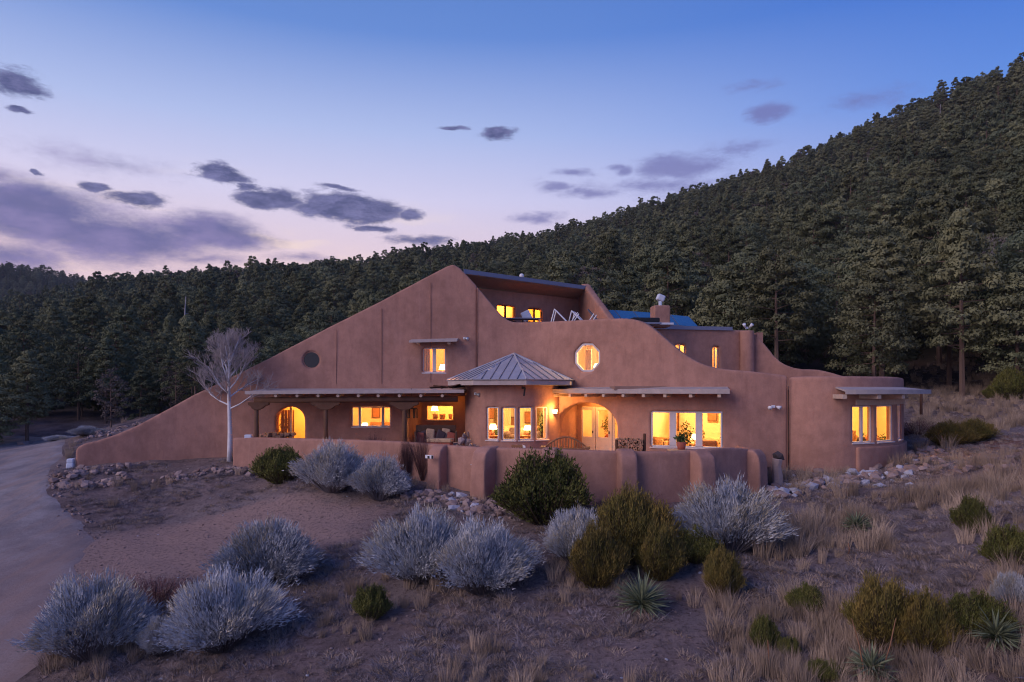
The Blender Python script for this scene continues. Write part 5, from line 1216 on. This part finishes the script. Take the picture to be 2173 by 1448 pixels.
def split_parts(me):
    """a shrub mesh split into its stems and its leaves"""
    n = len(me.polygons); mi = np.empty(n, np.int32); me.polygons.foreach_get('material_index', mi); nv = len(me.vertices); V = np.empty(nv * 3, np.float32); me.vertices.foreach_get('co', V); V = V.reshape(-1, 3)
    T = np.empty(n * 3, np.int32); me.loops.foreach_get('vertex_index', T); T = T.reshape(-1, 3); outp = []
    for sel, nm in ((mi == 0, 'stems'), (mi > 0, 'foliage')):
        t = T[sel]; u, inv = np.unique(t, return_inverse=True); outp.append(arr_mesh(nm, V[u], inv.reshape(-1, 3), list(me.materials), mi[sel]))
    return outp
sageP = [split_parts(m_) for m_ in sageP]; junP = [split_parts(m_) for m_ in junP]; brmP = [split_parts(m_) for m_ in brmP]; redP = [split_parts(m_) for m_ in redP]
def shrub(kind, i, px, py, wpx, hpx, label, cat='shrub', name='shrub', group=None):
    p, d = hit(px, py); w = wpx * d / F / 2; h = hpx * d / F
    protos, r0 = {'sage': (sageP, .95), 'juniper': (junP, .62), 'broom': (brmP, .62), 'red': (redP, .42)}[kind]
    y = p.y + w * .55
    t = tag(empty(name, (p.x, y, HH1(p.x, y) - .04), rnd.random() * 6.28), label, cat, group)
    for nm, me in zip(('stems', 'foliage'), protos[i % len(protos)]):
        o = link(nm, me, t); o['kind'] = 'stuff'; o.scale = (w / r0 * 1.0, w / r0 * 1.0, h)
        o.scale = (w / r0 * 1.06, w / r0 * 1.06, h * {'sage': .9, 'juniper': .95, 'broom': .97, 'red': 1.}[kind])
    return t
G1 = 'silver grey rabbitbrush around the house'
for k, (px, py, w, h, lb) in enumerate([(698, 1058, 150, 108, 'silver bush right of the green shrub under the porch wall'), (800, 1070, 125, 98, 'silver bush left of the red twigs and the first buttress'),
    (548, 1262, 215, 150, 'silver bush alone on the edge of the bare red dirt apron'), (150, 1432, 250, 175, 'largest silver bush in the bottom left corner by the driveway'), (445, 1418, 240, 175, 'silver bush in the lower left beside the corner one'), (330, 1400, 100, 90, 'small silver bush between the two big bottom left ones'),
    (885, 1262, 215, 160, 'left half of the wide silver clump in the centre foreground'), (1020, 1284, 220, 158, 'right half of the wide silver clump in the centre foreground'),
    (1232, 1216, 140, 132, 'silver bush tucked behind the big olive bush'), (1562, 1192, 220, 155, 'silver bush before the last two buttresses'), (1470, 1150, 110, 70, 'low silver bush at the left foot of the one before the last buttress'),
    (2160, 1300, 80, 80, 'silver bush cut by the right edge of the picture'), (330, 935, 10, 6, ''), (170, 930, 66, 22, 'far silver bush beside the driveway at the forest edge'), (112, 938, 54, 14, 'farther low silver bush at the forest edge'),
    (1035, 1340, 10, 8, ''), (268, 968, 26, 44, 'small pale bush against the long sloping wall'), (2130, 1010, 10, 5, '')]):
    if lb: shrub('sage', k, px, py, w, h, lb, group=None, name='rabbitbrush')
for k, (px, py, w, h, lb) in enumerate([(587, 1033, 100, 80, 'round dark green shrub under the porch wall'), (1160, 1132, 188, 152, 'big dark green shrub before the third buttress'),
    (785, 1325, 70, 72, 'small round green shrub in the centre foreground'), (1722, 1312, 76, 66, 'small round green shrub on the right grassy slope'), (2076, 1132, 74, 78, 'upright green shrub right of the small yucca'), (2158, 1205, 90, 86, 'green shrub at the right edge of the picture'),
    (1628, 1388, 60, 78, 'narrow green shrub with a bare stalk at the lower right'), (1682, 1402, 42, 46, 'tiny green shrub beside the one with a bare stalk'), (1485, 1205, 84, 76, 'dark low green shrub under the silver bush at the wall'), (1762, 1462, 70, 44, 'green shrub cut by the bottom edge'),
    (2090, 1368, 110, 95, 'grey-green shrub between the rusty bush and the right yucca'), (2108, 846, 28, 28, 'small green shrub on the hillside behind the wing'), (2156, 852, 62, 70, 'green shrub high at the right edge before the forest'), (1985, 915, 30, 20, 'tiny green shrub behind the corner of the wing'), (345, 965, 40, 22, 'dark low weed against the long sloping wall')]):
    shrub('juniper', k, px, py, w, h, lb, name='juniper_shrub')
for k, (px, py, w, h, lb) in enumerate([(1270, 1262, 120, 140, 'left lobe bush of the olive group above the yucca'), (1345, 1215, 175, 165, 'tallest olive bush in the middle of the group above the yucca'), (1405, 1240, 110, 120, 'right olive bush of the group above the yucca'),
    (1540, 1272, 80, 106, 'upright rusty green shrub left of the tan grass'), (1900, 1395, 160, 150, 'large rusty orange bush in the lower right'), (1985, 1402, 120, 130, 'rusty bush joined to the right of the large one'),
    (2082, 938, 78, 52, 'yellow-green mound behind the wing'), (2030, 950, 90, 56, 'red-brown bush left of the yellow-green mound behind the wing'), (2060, 1330, 60, 40, 'low rusty bush behind the right yucca')]):
    shrub('broom', k, px, py, w, h, lb, name='broom_shrub')
for k, (px, py, w, h, lb) in enumerate([(900, 1028, 74, 92, 'upright red twigs against the first buttress'), (860, 1022, 40, 84, 'thin red twigs left of the first buttress twigs'), (790, 1000, 60, 70, 'red twigs sticking up behind the silver bushes'), (1345, 1108, 110, 60, 'reddish twiggy growth at the foot of the fourth buttress'), (310, 1300, 130, 70, 'bare purple-brown twigs behind the bottom left bushes'), (1960, 925, 90, 40, 'grey twiggy thicket behind the corner of the wing')]):
    shrub('red', 0 if k < 3 else 1, px, py, w, h, lb, name='twig_shrub')
# yuccas: every blade a part
def blade_mesh(seed, L=1., w=.05):
    r = random.Random(seed); v = []; n = 5; bend = r.uniform(.05, .3)
    for i in range(n + 1):
        t = i / n; ww = w * (1 - t ** 2.2) * (.6 + .8 * min(1, t * 3)) * .5; x = t * L; z = -bend * t * t * L * .6
        v += [(x, -ww, z + ww * .6), (x, 0, z), (x, ww, z + ww * .6)]
    f = []
    for i in range(n):
        for j in (0, 1): a = i * 3 + j; f.append((a, a + 3, a + 4, a + 1))
    m = MB(); m.add(v, f); return m.mesh('blade', M['yucca'])
blades = [blade_mesh(i) for i in range(5)]
def yucca(px, py, wpx, label, n=120, stalk=False):
    p, d = hit(px, py); R_ = wpx * d / F / 2 * 1.08
    t = tag(empty('yucca', (p.x, p.y + R_ * .4, HH1(p.x, p.y + R_ * .4))), label, 'yucca')
    for i in range(n):
        o = link('blade', rnd.choice(blades), t); el_ = math.asin(rnd.uniform(.02, .995)); a = rnd.random() * 6.283; s = R_ * rnd.uniform(.8, 1.12)
        o.rotation_euler = (rnd.uniform(-.4, .4), -el_, a); o.scale = (s, max(.75, s), max(.75, s)); o.location = (0, 0, .1 + rnd.random() * .12)
    if stalk:
        for s in (-.1, .12): MB().tube([(s, 0, 0), (s * 2.2, -.05, R_ * 1.4), (s * 3.2, 0, R_ * 2.4)], [.014, .011, .006], 5).build('dry_stalk', M['mid_wood'], t)
yucca(1368, 1318, 132, 'large yucca with long blades below the olive bushes', 170); yucca(1826, 1142, 72, 'small yucca alone on the slope below the wing', 110)
yucca(2132, 1392, 118, 'pale yucca at the lower right edge', 130); yucca(1862, 1470, 105, 'yucca with dry stalks at the bottom edge', 110, True)
for px, py, h, lb in [(1628, 1440, 75, 'bare leaning stick below the narrow green shrub'), (1800, 1180, 22, 'short dry stem under the small yucca')]:
    p, d = hit(px, py); m = MB(); hh = h * d / F; m.tube([(p.x, p.y, p.z - .05), (p.x + .03, p.y, p.z + hh * .5), (p.x + .05, p.y + .1, p.z + hh)], [.016, .013, .008], 6); tag(m.build('dry_stalk', M['mid_wood']), lb, 'stalk')

# geometry-node scatter: one object, points with scale/rotation/pick attributes
def scatter(name, pts, scl, rotz, tilt, pick, protos, label, cat, kind='stuff'):
    colp = bpy.data.collections.new(name + '_kinds')
    for i, me in enumerate(protos): colp.objects.link(bpy.data.objects.new('%s_kind_%02d' % (name, i), me))
    me = bpy.data.meshes.new(name); pts = np.asarray(pts, np.float32); me.vertices.add(len(pts)); me.vertices.foreach_set('co', pts.ravel())
    a = me.attributes.new('scl', 'FLOAT_VECTOR', 'POINT'); a.data.foreach_set('vector', np.asarray(scl, np.float32).ravel())
    rot = np.stack([tilt[:, 0], tilt[:, 1], rotz], 1); a = me.attributes.new('rot', 'FLOAT_VECTOR', 'POINT'); a.data.foreach_set('vector', rot.astype(np.float32).ravel())
    a = me.attributes.new('pick', 'INT', 'POINT'); a.data.foreach_set('value', np.asarray(pick, np.int32))
    o = tag(link(name, me), label, cat, kind=kind)
    g = bpy.data.node_groups.new(name, 'GeometryNodeTree'); g.interface.new_socket('Geometry', in_out='INPUT', socket_type='NodeSocketGeometry'); g.interface.new_socket('Geometry', in_out='OUTPUT', socket_type='NodeSocketGeometry')
    gi = g.nodes.new('NodeGroupInput'); go = g.nodes.new('NodeGroupOutput'); ip = g.nodes.new('GeometryNodeInstanceOnPoints'); ci = g.nodes.new('GeometryNodeCollectionInfo')
    ci.inputs['Collection'].default_value = colp; ci.inputs['Separate Children'].default_value = True; ci.inputs['Reset Children'].default_value = True
    def at_(nm, ty): q = g.nodes.new('GeometryNodeInputNamedAttribute'); q.data_type = ty; q.inputs[0].default_value = nm; return q.outputs[0]
    e2r = g.nodes.new('FunctionNodeEulerToRotation'); g.links.new(at_('rot', 'FLOAT_VECTOR'), e2r.inputs[0])
    g.links.new(gi.outputs[0], ip.inputs['Points']); g.links.new(ci.outputs[0], ip.inputs['Instance']); ip.inputs['Pick Instance'].default_value = True
    g.links.new(at_('pick', 'INT'), ip.inputs['Instance Index']); g.links.new(e2r.outputs[0], ip.inputs['Rotation']); g.links.new(at_('scl', 'FLOAT_VECTOR'), ip.inputs['Scale']); g.links.new(ip.outputs[0], go.inputs[0])
    md = o.modifiers.new('scatter', 'NODES'); md.node_group = g; return o
def tuft(seed, n, h, spread, lean, w=.008, mat_='grass'):
    r = np.random.default_rng(seed); a = r.uniform(0, 6.283, n); q = np.sqrt(r.uniform(0, 1, n)) * spread; b = np.stack([np.cos(a) * q, np.sin(a) * q, np.zeros(n)], 1)
    hh = h * r.uniform(.45, 1, n); ln = lean * r.uniform(.1, 1, n) * hh; a2 = a + r.normal(0, .6, n)
    m1 = b + np.stack([np.cos(a2) * ln * .35, np.sin(a2) * ln * .35, hh * .6], 1); tp = b + np.stack([np.cos(a2) * ln, np.sin(a2) * ln, hh], 1)
    s = r.normal(size=(n, 3)); s[:, 2] = 0; s /= np.linalg.norm(s, axis=1)[:, None]; s *= w
    V = np.stack([b - s, b + s, m1 - s * .8, m1 + s * .8, tp], 1).reshape(-1, 3); k = (np.arange(n) * 5)[:, None, None]; T = np.array([[0, 1, 3], [0, 3, 2], [2, 3, 4]])
    return arr_mesh('tuft', V, (k + T[None]).reshape(-1, 3), M[mat_])
grassP = [tuft(s, 130, 1.0, .26, .62, .0055) for s in (1, 2, 3)] + [tuft(9, 110, 1.0, .2, .35, .0055)]
coverP = [tuft(s, 60, 1.0, .6, 1.3, .022, 'grass_grey') for s in (4, 5)] + [tuft(6, 50, 1.0, .5, 1.0, .02, 'grass')]
def inhouse(x, y):
    px = CX + x / np.maximum(y, .1) * F
    o = (y > np.interp(px, [160, 475, 494, 640, 870, 1037, 1162, 1300, 1440, 1600, 1660, 1740, 1880, 1925], [29, 30.6, 28.4, 27.3, 24.4, 21.8, 21.0, 20.7, 20.7, 22.6, 25.8, 24.8, 25.2, 27.5])) & (px > 155) & (px < 1935) & (y < 43.5)
    o |= (x > -21) & (x < 18) & (y > 31.5) & (y < 43)
    return o
def bare(x, y): return (((x + 9.3) / 5.2) ** 2 + ((y - 21.2) / 3.0) ** 2)
gr = np.random.default_rng(5)
def sample(n, fn, on_drive=.4):
    """scatter points over the near ground, thinned by a density function"""
    y = gr.uniform(7.5, 58, n); x = gr.uniform(-1, 1, n) * (y * .95 + 3); k = (gr.uniform(size=n) < fn(x, y)) & ~inhouse(x, y) & (drive_side(x, y) > on_drive)
    return x[k], y[k]
patch = lambda x, y, s, f: .5 + .5 * hsin(x, y, s, f)
def dens_grass(x, y):
    right = sst(x / np.maximum(y, 1), -.12, .42); d = (.16 + right * .7 + .6 * sst(x / y, -.45, -.1) * sst(y, 19, 13)) * sst(patch(x, y, 21, .9), .38, .8)
    d = d * (1 - .8 * (y > 44)) + .5 * ((x > 14) & (y > 32) & (y < 60)) + .5 * ((x < -14) & (x > -24) & (y > 33) & (y < 42))
    d *= sst(bare(x, y), .9, 1.6); d *= np.where(((x - 19) / 4.) ** 2 + ((y - 27) / 3.2) ** 2 < 1, .12, 1); return np.clip(d, 0, 1) 
x, y = sample(24000, dens_grass); n = len(x); z = HH(x, y); s = (.17 + .45 * gr.uniform(0, 1, n) ** 1.5) * (1 + .3 * (x / y > .3)) * np.interp(y, [8, 16], [.7, 1.]); sw = s * gr.uniform(.8, 1.4, n)
scatter('dry_grass', np.stack([x, y, z - .02], 1), np.stack([sw, sw, s], 1), gr.uniform(0, 6.28, n), gr.normal(0, .1, (n, 2)), gr.integers(0, 4, n), grassP, 'tufts of tan dry bunch grass over the slope', 'grass')
def dens_cover(x, y): return np.clip(.9 * sst(bare(x, y), .8, 1.5) * sst(patch(x, y, 31, 1.3), .15, .7) * np.where(y > 40, .5, 1), 0, 1)
x, y = sample(70000, dens_cover); n = len(x); z = HH(x, y); s = gr.uniform(.05, .16, n); sw = gr.uniform(.12, .34, n)
scatter('ground_cover', np.stack([x, y, z - .01], 1), np.stack([sw, sw, s], 1), gr.uniform(0, 6.28, n), gr.normal(0, .12, (n, 2)), gr.integers(0, 3, n), coverP, 'grey-brown low dry weeds matting the ground', 'ground cover')
x, y = sample(42000, lambda x, y: np.clip(.25 + .75 * patch(x, y, 41, .8), 0, 1) * (1 - .6 * (y > 34)) * np.where(drive_side(x, y) < .2, .55, 1) + .9 * (np.abs(drive_side(x, y)) < .55), -40); n = len(x); z = HH(x, y); s = (.025 + .085 * gr.uniform(size=n) ** 5) * np.where(drive_side(x, y) < .3, .6, 1)
scatter('gravel', np.stack([x, y, z + s * .1], 1), np.stack([s, s, s * .8], 1), gr.uniform(0, 6.28, n), gr.normal(0, .3, (n, 2)), np.where(gr.uniform(size=n) < .04, 5, gr.integers(0, 5, n)), rocks[:5] + rocks_b, 'loose stones and gravel strewn over the red earth', 'gravel')

# ------------------------------------------------------------------ bare tree
def bare_tree(p, h, label, white=True, lean=0., seed=3, spread=1., name='bare_tree', trunk_r=.13, crownless=False, twigs=True):
    r = random.Random(seed); t = tag(empty(name, p), label, 'tree'); bk_ = M['white_bark'] if white else M['grey_bark']
    top = h * .8; tr = [(lean * f * f * h + .04 * math.sin(f * 7) * h * .1, .02 * math.cos(f * 5) * h * .1, f * top) for f in [i / 8 for i in range(9)]]
    MB().tube(tr, [trunk_r * (1 - .82 * (i / 8) ** 1.1) for i in range(9)], 9).build('trunk', bk_, t, smooth=True)
    tw = MB(); tv, tf = [], []
    def twig(a, d, L, rad, lv):
        pts = [a]; dd = d.copy()
        for _ in range(3): dd = (dd + Vector((r.gauss(0, .13), r.gauss(0, .13), .1 + r.gauss(0, .08)))).normalized(); pts.append(pts[-1] + dd * L / 3)
        if lv <= 1: m = MB(); m.tube(pts, [rad, rad * .8, rad * .6, rad * .35], 6 if lv == 0 else 5, caps=False); (m.build('branch', bk_, t, smooth=True) if lv == 0 else tw.add(m.v, m.f))
        else: tw.tube(pts, [rad, rad * .8, rad * .6, rad * .3], 3, caps=False)
        if lv >= 4: return
        for i in range({0: 7, 1: 6, 2: 5, 3: 3}[lv]):
            k = r.uniform(.25, 1.0); j = min(2, int(k * 3)); q = pts[j].lerp(pts[j + 1], k * 3 - j); ax = Vector((r.gauss(0, 1), r.gauss(0, 1), r.gauss(0, .6))).normalized()
            nd = (dd + ax * .75).normalized(); twig(q, nd, L * r.uniform(.42, .62), rad * .5, lv + 1)
    if not crownless:
        nb_ = 15
        for i in range(nb_):
            f = .46 + .5 * i / nb_; k = f * 8; j = min(7, int(k)); q = Vector(tr[j]).lerp(Vector(tr[j + 1]), k - j); a = i * 2.4 + r.uniform(-.4, .4); up = .35 + (i / nb_) * 1.3
            twig(q, Vector((math.cos(a), math.sin(a), up)).normalized(), h * spread * (.36 - .17 * i / nb_), trunk_r * .32, 0)
        o = tw.build('twigs', M['twig'], t); o['kind'] = 'stuff'
    else:
        for i in range(9):
            f = .35 + .6 * i / 9; k = f * 8; j = min(7, int(k)); q = Vector(tr[j]).lerp(Vector(tr[j + 1]), k - j); a = i * 2.2; tw.tube([q, q + Vector((math.cos(a), math.sin(a), r.uniform(-.1, .4))) * h * .1 * (1.2 - f)], [.04, .012], 4)
        tw.build('broken_branch', bk_, t)
p, d = hit(487, 979); bare_tree(Vector((p.x, p.y, p.z - .05)), 6.35, 'white-barked leafless tree standing before the long sloping wall', spread=.74, trunk_r=.125)

# ------------------------------------------------------------------ forest
def puff(r, c, rad, n, leaf, flat_=.6):
    """clump of leaf-size faces spread on and in a flattened ball"""
    d = r.normal(size=(n, 3)); d /= np.linalg.norm(d, axis=1)[:, None]; d[:, 2] = np.where(d[:, 2] < -.2, -d[:, 2] * .6, d[:, 2])
    rr_ = rad * r.uniform(.55, 1.05, n)[:, None]; p = c + d * rr_ * [1, 1, flat_]
    s = np.cross(d, r.normal(size=(n, 3))); s /= np.linalg.norm(s, axis=1)[:, None]; u = np.cross(s, d) + r.normal(0, .45, (n, 3)); u /= np.linalg.norm(u, axis=1)[:, None]
    L = leaf * r.uniform(.6, 1.4, n)[:, None]
    return np.stack([p - s * L * .5, p + s * L * .5, p + u * L], 1)
def pine(seed, h, rad, ncl, nl, leaf, base=.22, shape='cone', m='pine'):
    r = np.random.default_rng(seed); tri = []; tm = MB(); lean = r.normal(0, .02, 2)
    axis = lambda z: np.array([lean[0] * z, lean[1] * z, z])
    tm.tube([tuple(axis(z)) for z in (-.4, h * .3, h * .6, h * .97)], [h * .018, h * .014, h * .009, .02], 6)
    for i in range(ncl):
        f = base + (1 - base) * ((i + r.uniform(0, 1)) / ncl) ** .9; 
        if shape == 'cone': w = (1 - ((f - base) / (1 - base)) ** 1.7) ** .72 * (1 + .22 * math.sin(i * 1.9 + seed)) * (1 - .35 * math.exp(-((f - base) / .12) ** 2))
        elif shape == 'round': w = math.sqrt(max(0, 1 - ((f - .6) / .42) ** 2))
        else: w = (1 - abs((f - base) / (1 - base) - .35) * 1.1)
        w = max(w, .04); a = i * 2.39996 + r.normal(0, .4); q = rad * w * r.uniform(.55, 1.08)
        c = axis(f * h) + np.array([math.cos(a) * q, math.sin(a) * q, -.1 * q + r.normal(0, .25)])
        cr = (.34 + .22 * w) * rad * r.uniform(.5, .9) * (.62 if shape == 'open' else .74)
        tri.append(puff(r, c, cr, int(nl * r.uniform(.7, 1.3)), leaf, .78))
        if i % 2 == 0: tm.tube([tuple(axis(f * h - q * .15)), tuple(c)], [h * .004, .015], 3, caps=False)
    T = np.concatenate(tri).reshape(-1, 3); cr_ = arr_mesh('crown', T, np.arange(len(T)).reshape(-1, 3), M[m])
    return tm.mesh('trunk', M['bark']), cr_
def joined(tc_):
    a, b = tc_; bm = bmesh.new(); bm.from_mesh(a); k = len(bm.faces); bm.from_mesh(b); bm.faces.ensure_lookup_table()
    for f in bm.faces[k:]: f.material_index = 1
    me = bpy.data.meshes.new('tree'); bm.to_mesh(me); bm.free(); me.materials.append(a.materials[0]); me.materials.append(b.materials[0]); return me
NEAR = [pine(1, 10.5, 3.3, 92, 120, .2), pine(2, 12, 3.0, 96, 115, .2, .28), pine(3, 9, 3.4, 76, 130, .2, .1, 'round'), pine(4, 13, 3.3, 80, 120, .21, .38, 'open'), pine(5, 9.5, 2.9, 80, 120, .19, .06), pine(6, 10, 3.1, 80, 120, .19, .1, 'cone', 'spruce'), pine(7, 11, 3.7, 96, 120, .2, .22, 'round', 'spruce'), pine(8, 7, 2.6, 60, 120, .18, .08, 'round'), pine(9, 8.5, 2.3, 60, 40, .2, .15, 'round', 'grey_tree')]
KIND = ['broad conical pine', 'tall conical pine', 'round crowned pine', 'open crowned ponderosa pine', 'low branching bushy pine', 'blue-green conical pine', 'large round blue-green pine', 'short round pine', 'grey leafless tree']
FAR = [pine(11, 10, 3.2, 40, 90, .36), pine(12, 11, 3.0, 40, 85, .36, .25), pine(13, 8.5, 3.4, 34, 95, .36, .1, 'round'), pine(14, 12, 3.3, 36, 90, .38, .3, 'open'), pine(15, 9.5, 3.0, 38, 90, .36, .1, 'cone', 'spruce'), pine(16, 10.5, 3.7, 40, 90, .36, .2, 'round', 'spruce'), pine(17, 8, 3.6, 36, 95, .34, .1, 'round'), pine(18, 9, 2.6, 34, 36, .36, .15, 'round', 'grey_tree')]
fr_ = np.random.default_rng(17)
cand = []
# jittered rings so that neighbouring crowns just touch
for (r0, r1, st) in [(47, 110, 4.9), (110, 220, 5.2), (220, 470, 5.7)]:
    rr_ = r0
    while rr_ < r1:
        da = st / rr_; a = np.arange(-.82, .82, da); a = a + fr_.uniform(-.4, .4, len(a)) * da; q = rr_ + fr_.uniform(-.45, .45, len(a)) * st
        cand.append(np.stack([np.sin(a) * q, np.cos(a) * q], 1)); rr_ += st * .92
for rr_ in np.arange(46.5, 150, 4.6):           # smaller, closer trees at the left
    da = 4.6 / rr_; a = np.arange(-.82, -.12, da); a = a + fr_.uniform(-.4, .4, len(a)) * da; q = rr_ + fr_.uniform(-2, 2, len(a)); cand.append(np.stack([np.sin(a) * q, np.cos(a) * q], 1))
cand = np.concatenate(cand); X, Y = cand[:, 0], cand[:, 1]; RR = np.hypot(X, Y); AZ = np.arctan2(X, Y)
e_, Rr_ = hill_params(AZ); foot = np.interp(AZ, [-.7, -.55, -.42, -.3, 0, .3, .5, .58, .7], [49, 47, 46, 50, 52, 53, 53, 51, 50])
clear = hsin(X, Y, 77, .045)
keep = (RR > foot) & (RR < Rr_ + 14) & (clear < 1.25) & (fr_.uniform(size=len(X)) > .1)
X, Y, RR, AZ = X[keep], Y[keep], RR[keep], AZ[keep]; Z = H(X, Y); n = len(X)
SC = fr_.uniform(.72, 1.22, n) * np.interp(RR, [50, 75, 150, 450], [.85, .95, .86, .8]); KD = fr_.choice(9, n, p=[.12, .09, .18, .13, .08, .08, .14, .12, .06])
SC *= 1 - (1 - np.interp(AZ, [-.7, -.3, -.05, .12], [.55, .56, .72, 1.])) * np.interp(RR, [70, 230], [1, 0])
hts = np.array([10.5, 12, 9, 13, 9.5, 10, 11, 7, 8.5])[KD] * SC
upx = CX + X / Y * F; top_py = HY - (Z + hts - CZ) / Y * F; wpx = 2.9 * SC / Y * F
HOX = [165, 475, 958, 1010, 1245, 1250, 1285, 1480, 1600, 1660, 1780, 1925, 1926]; HOY = [955, 808, 560, 575, 605, 600, 655, 690, 700, 770, 795, 797, 900]
order = np.argsort(RR); cover = np.full(2173, 1448.); hx = np.interp(np.arange(2173), HOX, HOY); inh = (np.arange(2173) > 165) & (np.arange(2173) < 1925); cover[inh] = hx[inh]
single = np.zeros(n, bool); cnt = 0
for i in order:
    a, b = int(max(0, upx[i] - wpx[i])), int(min(2172, upx[i] + wpx[i]))
    if b <= a: continue
    seg_ = cover[a:b]; gain = np.clip(seg_ - top_py[i], 0, 40)
    if gain.mean() > 11 and cnt < 292: single[i] = True; cnt += 1
    m_ = (a + b) // 2; q = (b - a) // 4; cover[a + q:b - q] = np.minimum(cover[a + q:b - q], top_py[i] + (b - a) * .12)
marks = [(60, 'above the driveway'), (190, 'above the low wall end'), (310, 'above the stone bank'), (430, 'left of the bare tree'), (560, 'right of the bare tree'), (690, 'above the round window'), (820, 'above the gable slope'), (950, 'above the gable peak'), (1090, 'above the roof vent'), (1220, 'above the deck chairs'), (1320, 'above the solar panels'), (1410, 'above the chimney'), (1500, 'above the slit windows'), (1590, 'above the rear column'), (1680, 'above the wing joint'), (1770, 'above the sweeping wall'), (1860, 'above the wing roof'), (1960, 'right of the wing'), (2050, 'near the grey leafless trees'), (2140, 'at the right edge')]
cells = {}
for i in np.nonzero(single)[0]:
    k = int(KD[i]); mk = min(marks, key=lambda q: abs(q[0] - upx[i]))[1]; band = 'near' if RR[i] < 66 else ('middle' if RR[i] < 105 else 'high')
    cells.setdefault((k, mk, band), []).append(i)
ORD = ['leftmost', 'second', 'third', 'fourth', 'fifth', 'sixth', 'seventh', 'eighth', 'ninth', 'tenth']
for (k, mk, band), li in cells.items():
    li.sort(key=lambda i: upx[i]); place = {'near': 'lowest trees, ', 'middle': 'mid-slope, ', 'high': 'high on the slope, '}[band]
    for j, i in enumerate(li):
        lb = KIND[k] + (' ' if len(li) == 1 else ', %s, ' % (ORD[j] if j == 0 else ORD[min(j, 9)] + ' from left')) + place + mk
        t = tag(empty('pine_tree', (X[i], Y[i], Z[i] - .1), fr_.uniform(0, 6.28)), ' '.join(lb.split()[:16]), 'tree', 'pine trees on the forest slope'); t.scale = (SC[i] * fr_.uniform(.9, 1.12),) * 2 + (SC[i],)
        link('trunk', NEAR[k][0], t); link('crown', NEAR[k][1], t)
rest = ~single; nr = int(rest.sum()); near_ = RR[rest] < 130
pk = np.where(near_, KD[rest], 9 + fr_.choice(8, nr, p=[.14, .12, .2, .12, .1, .14, .14, .04])); s = SC[rest]
scatter('forest', np.stack([X[rest], Y[rest], Z[rest] - .2], 1), np.stack([s, s, s * fr_.uniform(.85, 1.2, nr)], 1), fr_.uniform(0, 6.28, nr), fr_.normal(0, .03, (nr, 2)), pk, [joined(q) for q in NEAR] + [joined(q) for q in FAR], 'dense dark pine forest covering the hillside', 'forest')
# far wooded hill at the left
cand = []; rr_ = 600
while rr_ < 985:
    a = np.arange(-.9, -.38, 8.5 / rr_); a = a + fr_.uniform(-.4, .4, len(a)) * 8.5 / rr_; q = rr_ + fr_.uniform(-4, 4, len(a)); cand.append(np.stack([np.sin(a) * q, np.cos(a) * q], 1)); rr_ += 8.
cand = np.concatenate(cand); x, y = cand.T; n2 = len(x); z = H(x, y); s = fr_.uniform(.8, 1.3, n2)
scatter('far_forest', np.stack([x, y, z - .3], 1), np.stack([s * 1.2, s * 1.2, s], 1), fr_.uniform(0, 6.28, n2), fr_.normal(0, .03, (n2, 2)), fr_.integers(0, 7, n2), [joined(q) for q in FAR], 'distant pine forest on the far left hill', 'forest')
# dead trunks among the pines
for k, (px, ptop, pbot, D, lb) in enumerate([(1365, 590, 640, 100, 'pale dead trunk in the forest left of the chimney'), (1840, 425, 480, 190, 'pale dead trunk high on the slope above the wing'), (1995, 345, 395, 230, 'white dead trunk high at the right of the slope'), (1655, 410, 450, 230, 'thin dead trunk high on the slope above the rear column'), (392, 685, 722, 90, 'pale dead trunk behind the bare tree'), (1950, 460, 520, 170, 'leaning dead trunk on the right slope'), (150, 655, 680, 130, 'thin dead trunk in the forest at the left')]):
    dds = D; x = (px - CX) / F * dds; z = H1(x, dds); zt = Zat(ptop, dds); hh = max(zt - z, 9)
    bare_tree(Vector((x, dds, z)), hh / .8, lb, False, .01, seed=50 + k, name='dead_tree', trunk_r=.22, crownless=True)
for k, (px, D, h, lb) in enumerate([(2100, 57, 9.5, 'grey leafless tree at the forest edge right of the wing'), (2050, 64, 8, 'smaller grey leafless tree behind the one right of the wing')]):
    x = (px - CX) / F * D; bare_tree(Vector((x, D, H1(x, D))), h, lb, False, .02, seed=80 + k, name='bare_tree', trunk_r=.12)

# ------------------------------------------------------------------ evening haze
hz_ = MB().box((-175, 515, 124), (1800, 1300, 276)).build('haze', [])
hm = bpy.data.materials.new('haze_air'); hm.use_nodes = True; ht = hm.node_tree; ht.nodes.clear(); ho = ht.nodes.new('ShaderNodeOutputMaterial'); hv = ht.nodes.new('ShaderNodeVolumePrincipled')
hv.inputs['Color'].default_value = (.80, .88, 1, 1); hv.inputs['Density'].default_value = .00011; ht.links.new(hv.outputs[0], ho.inputs['Volume']); hz_.data.materials.append(hm); tag(hz_, 'thin blue evening haze over the valley', 'haze', kind='stuff')
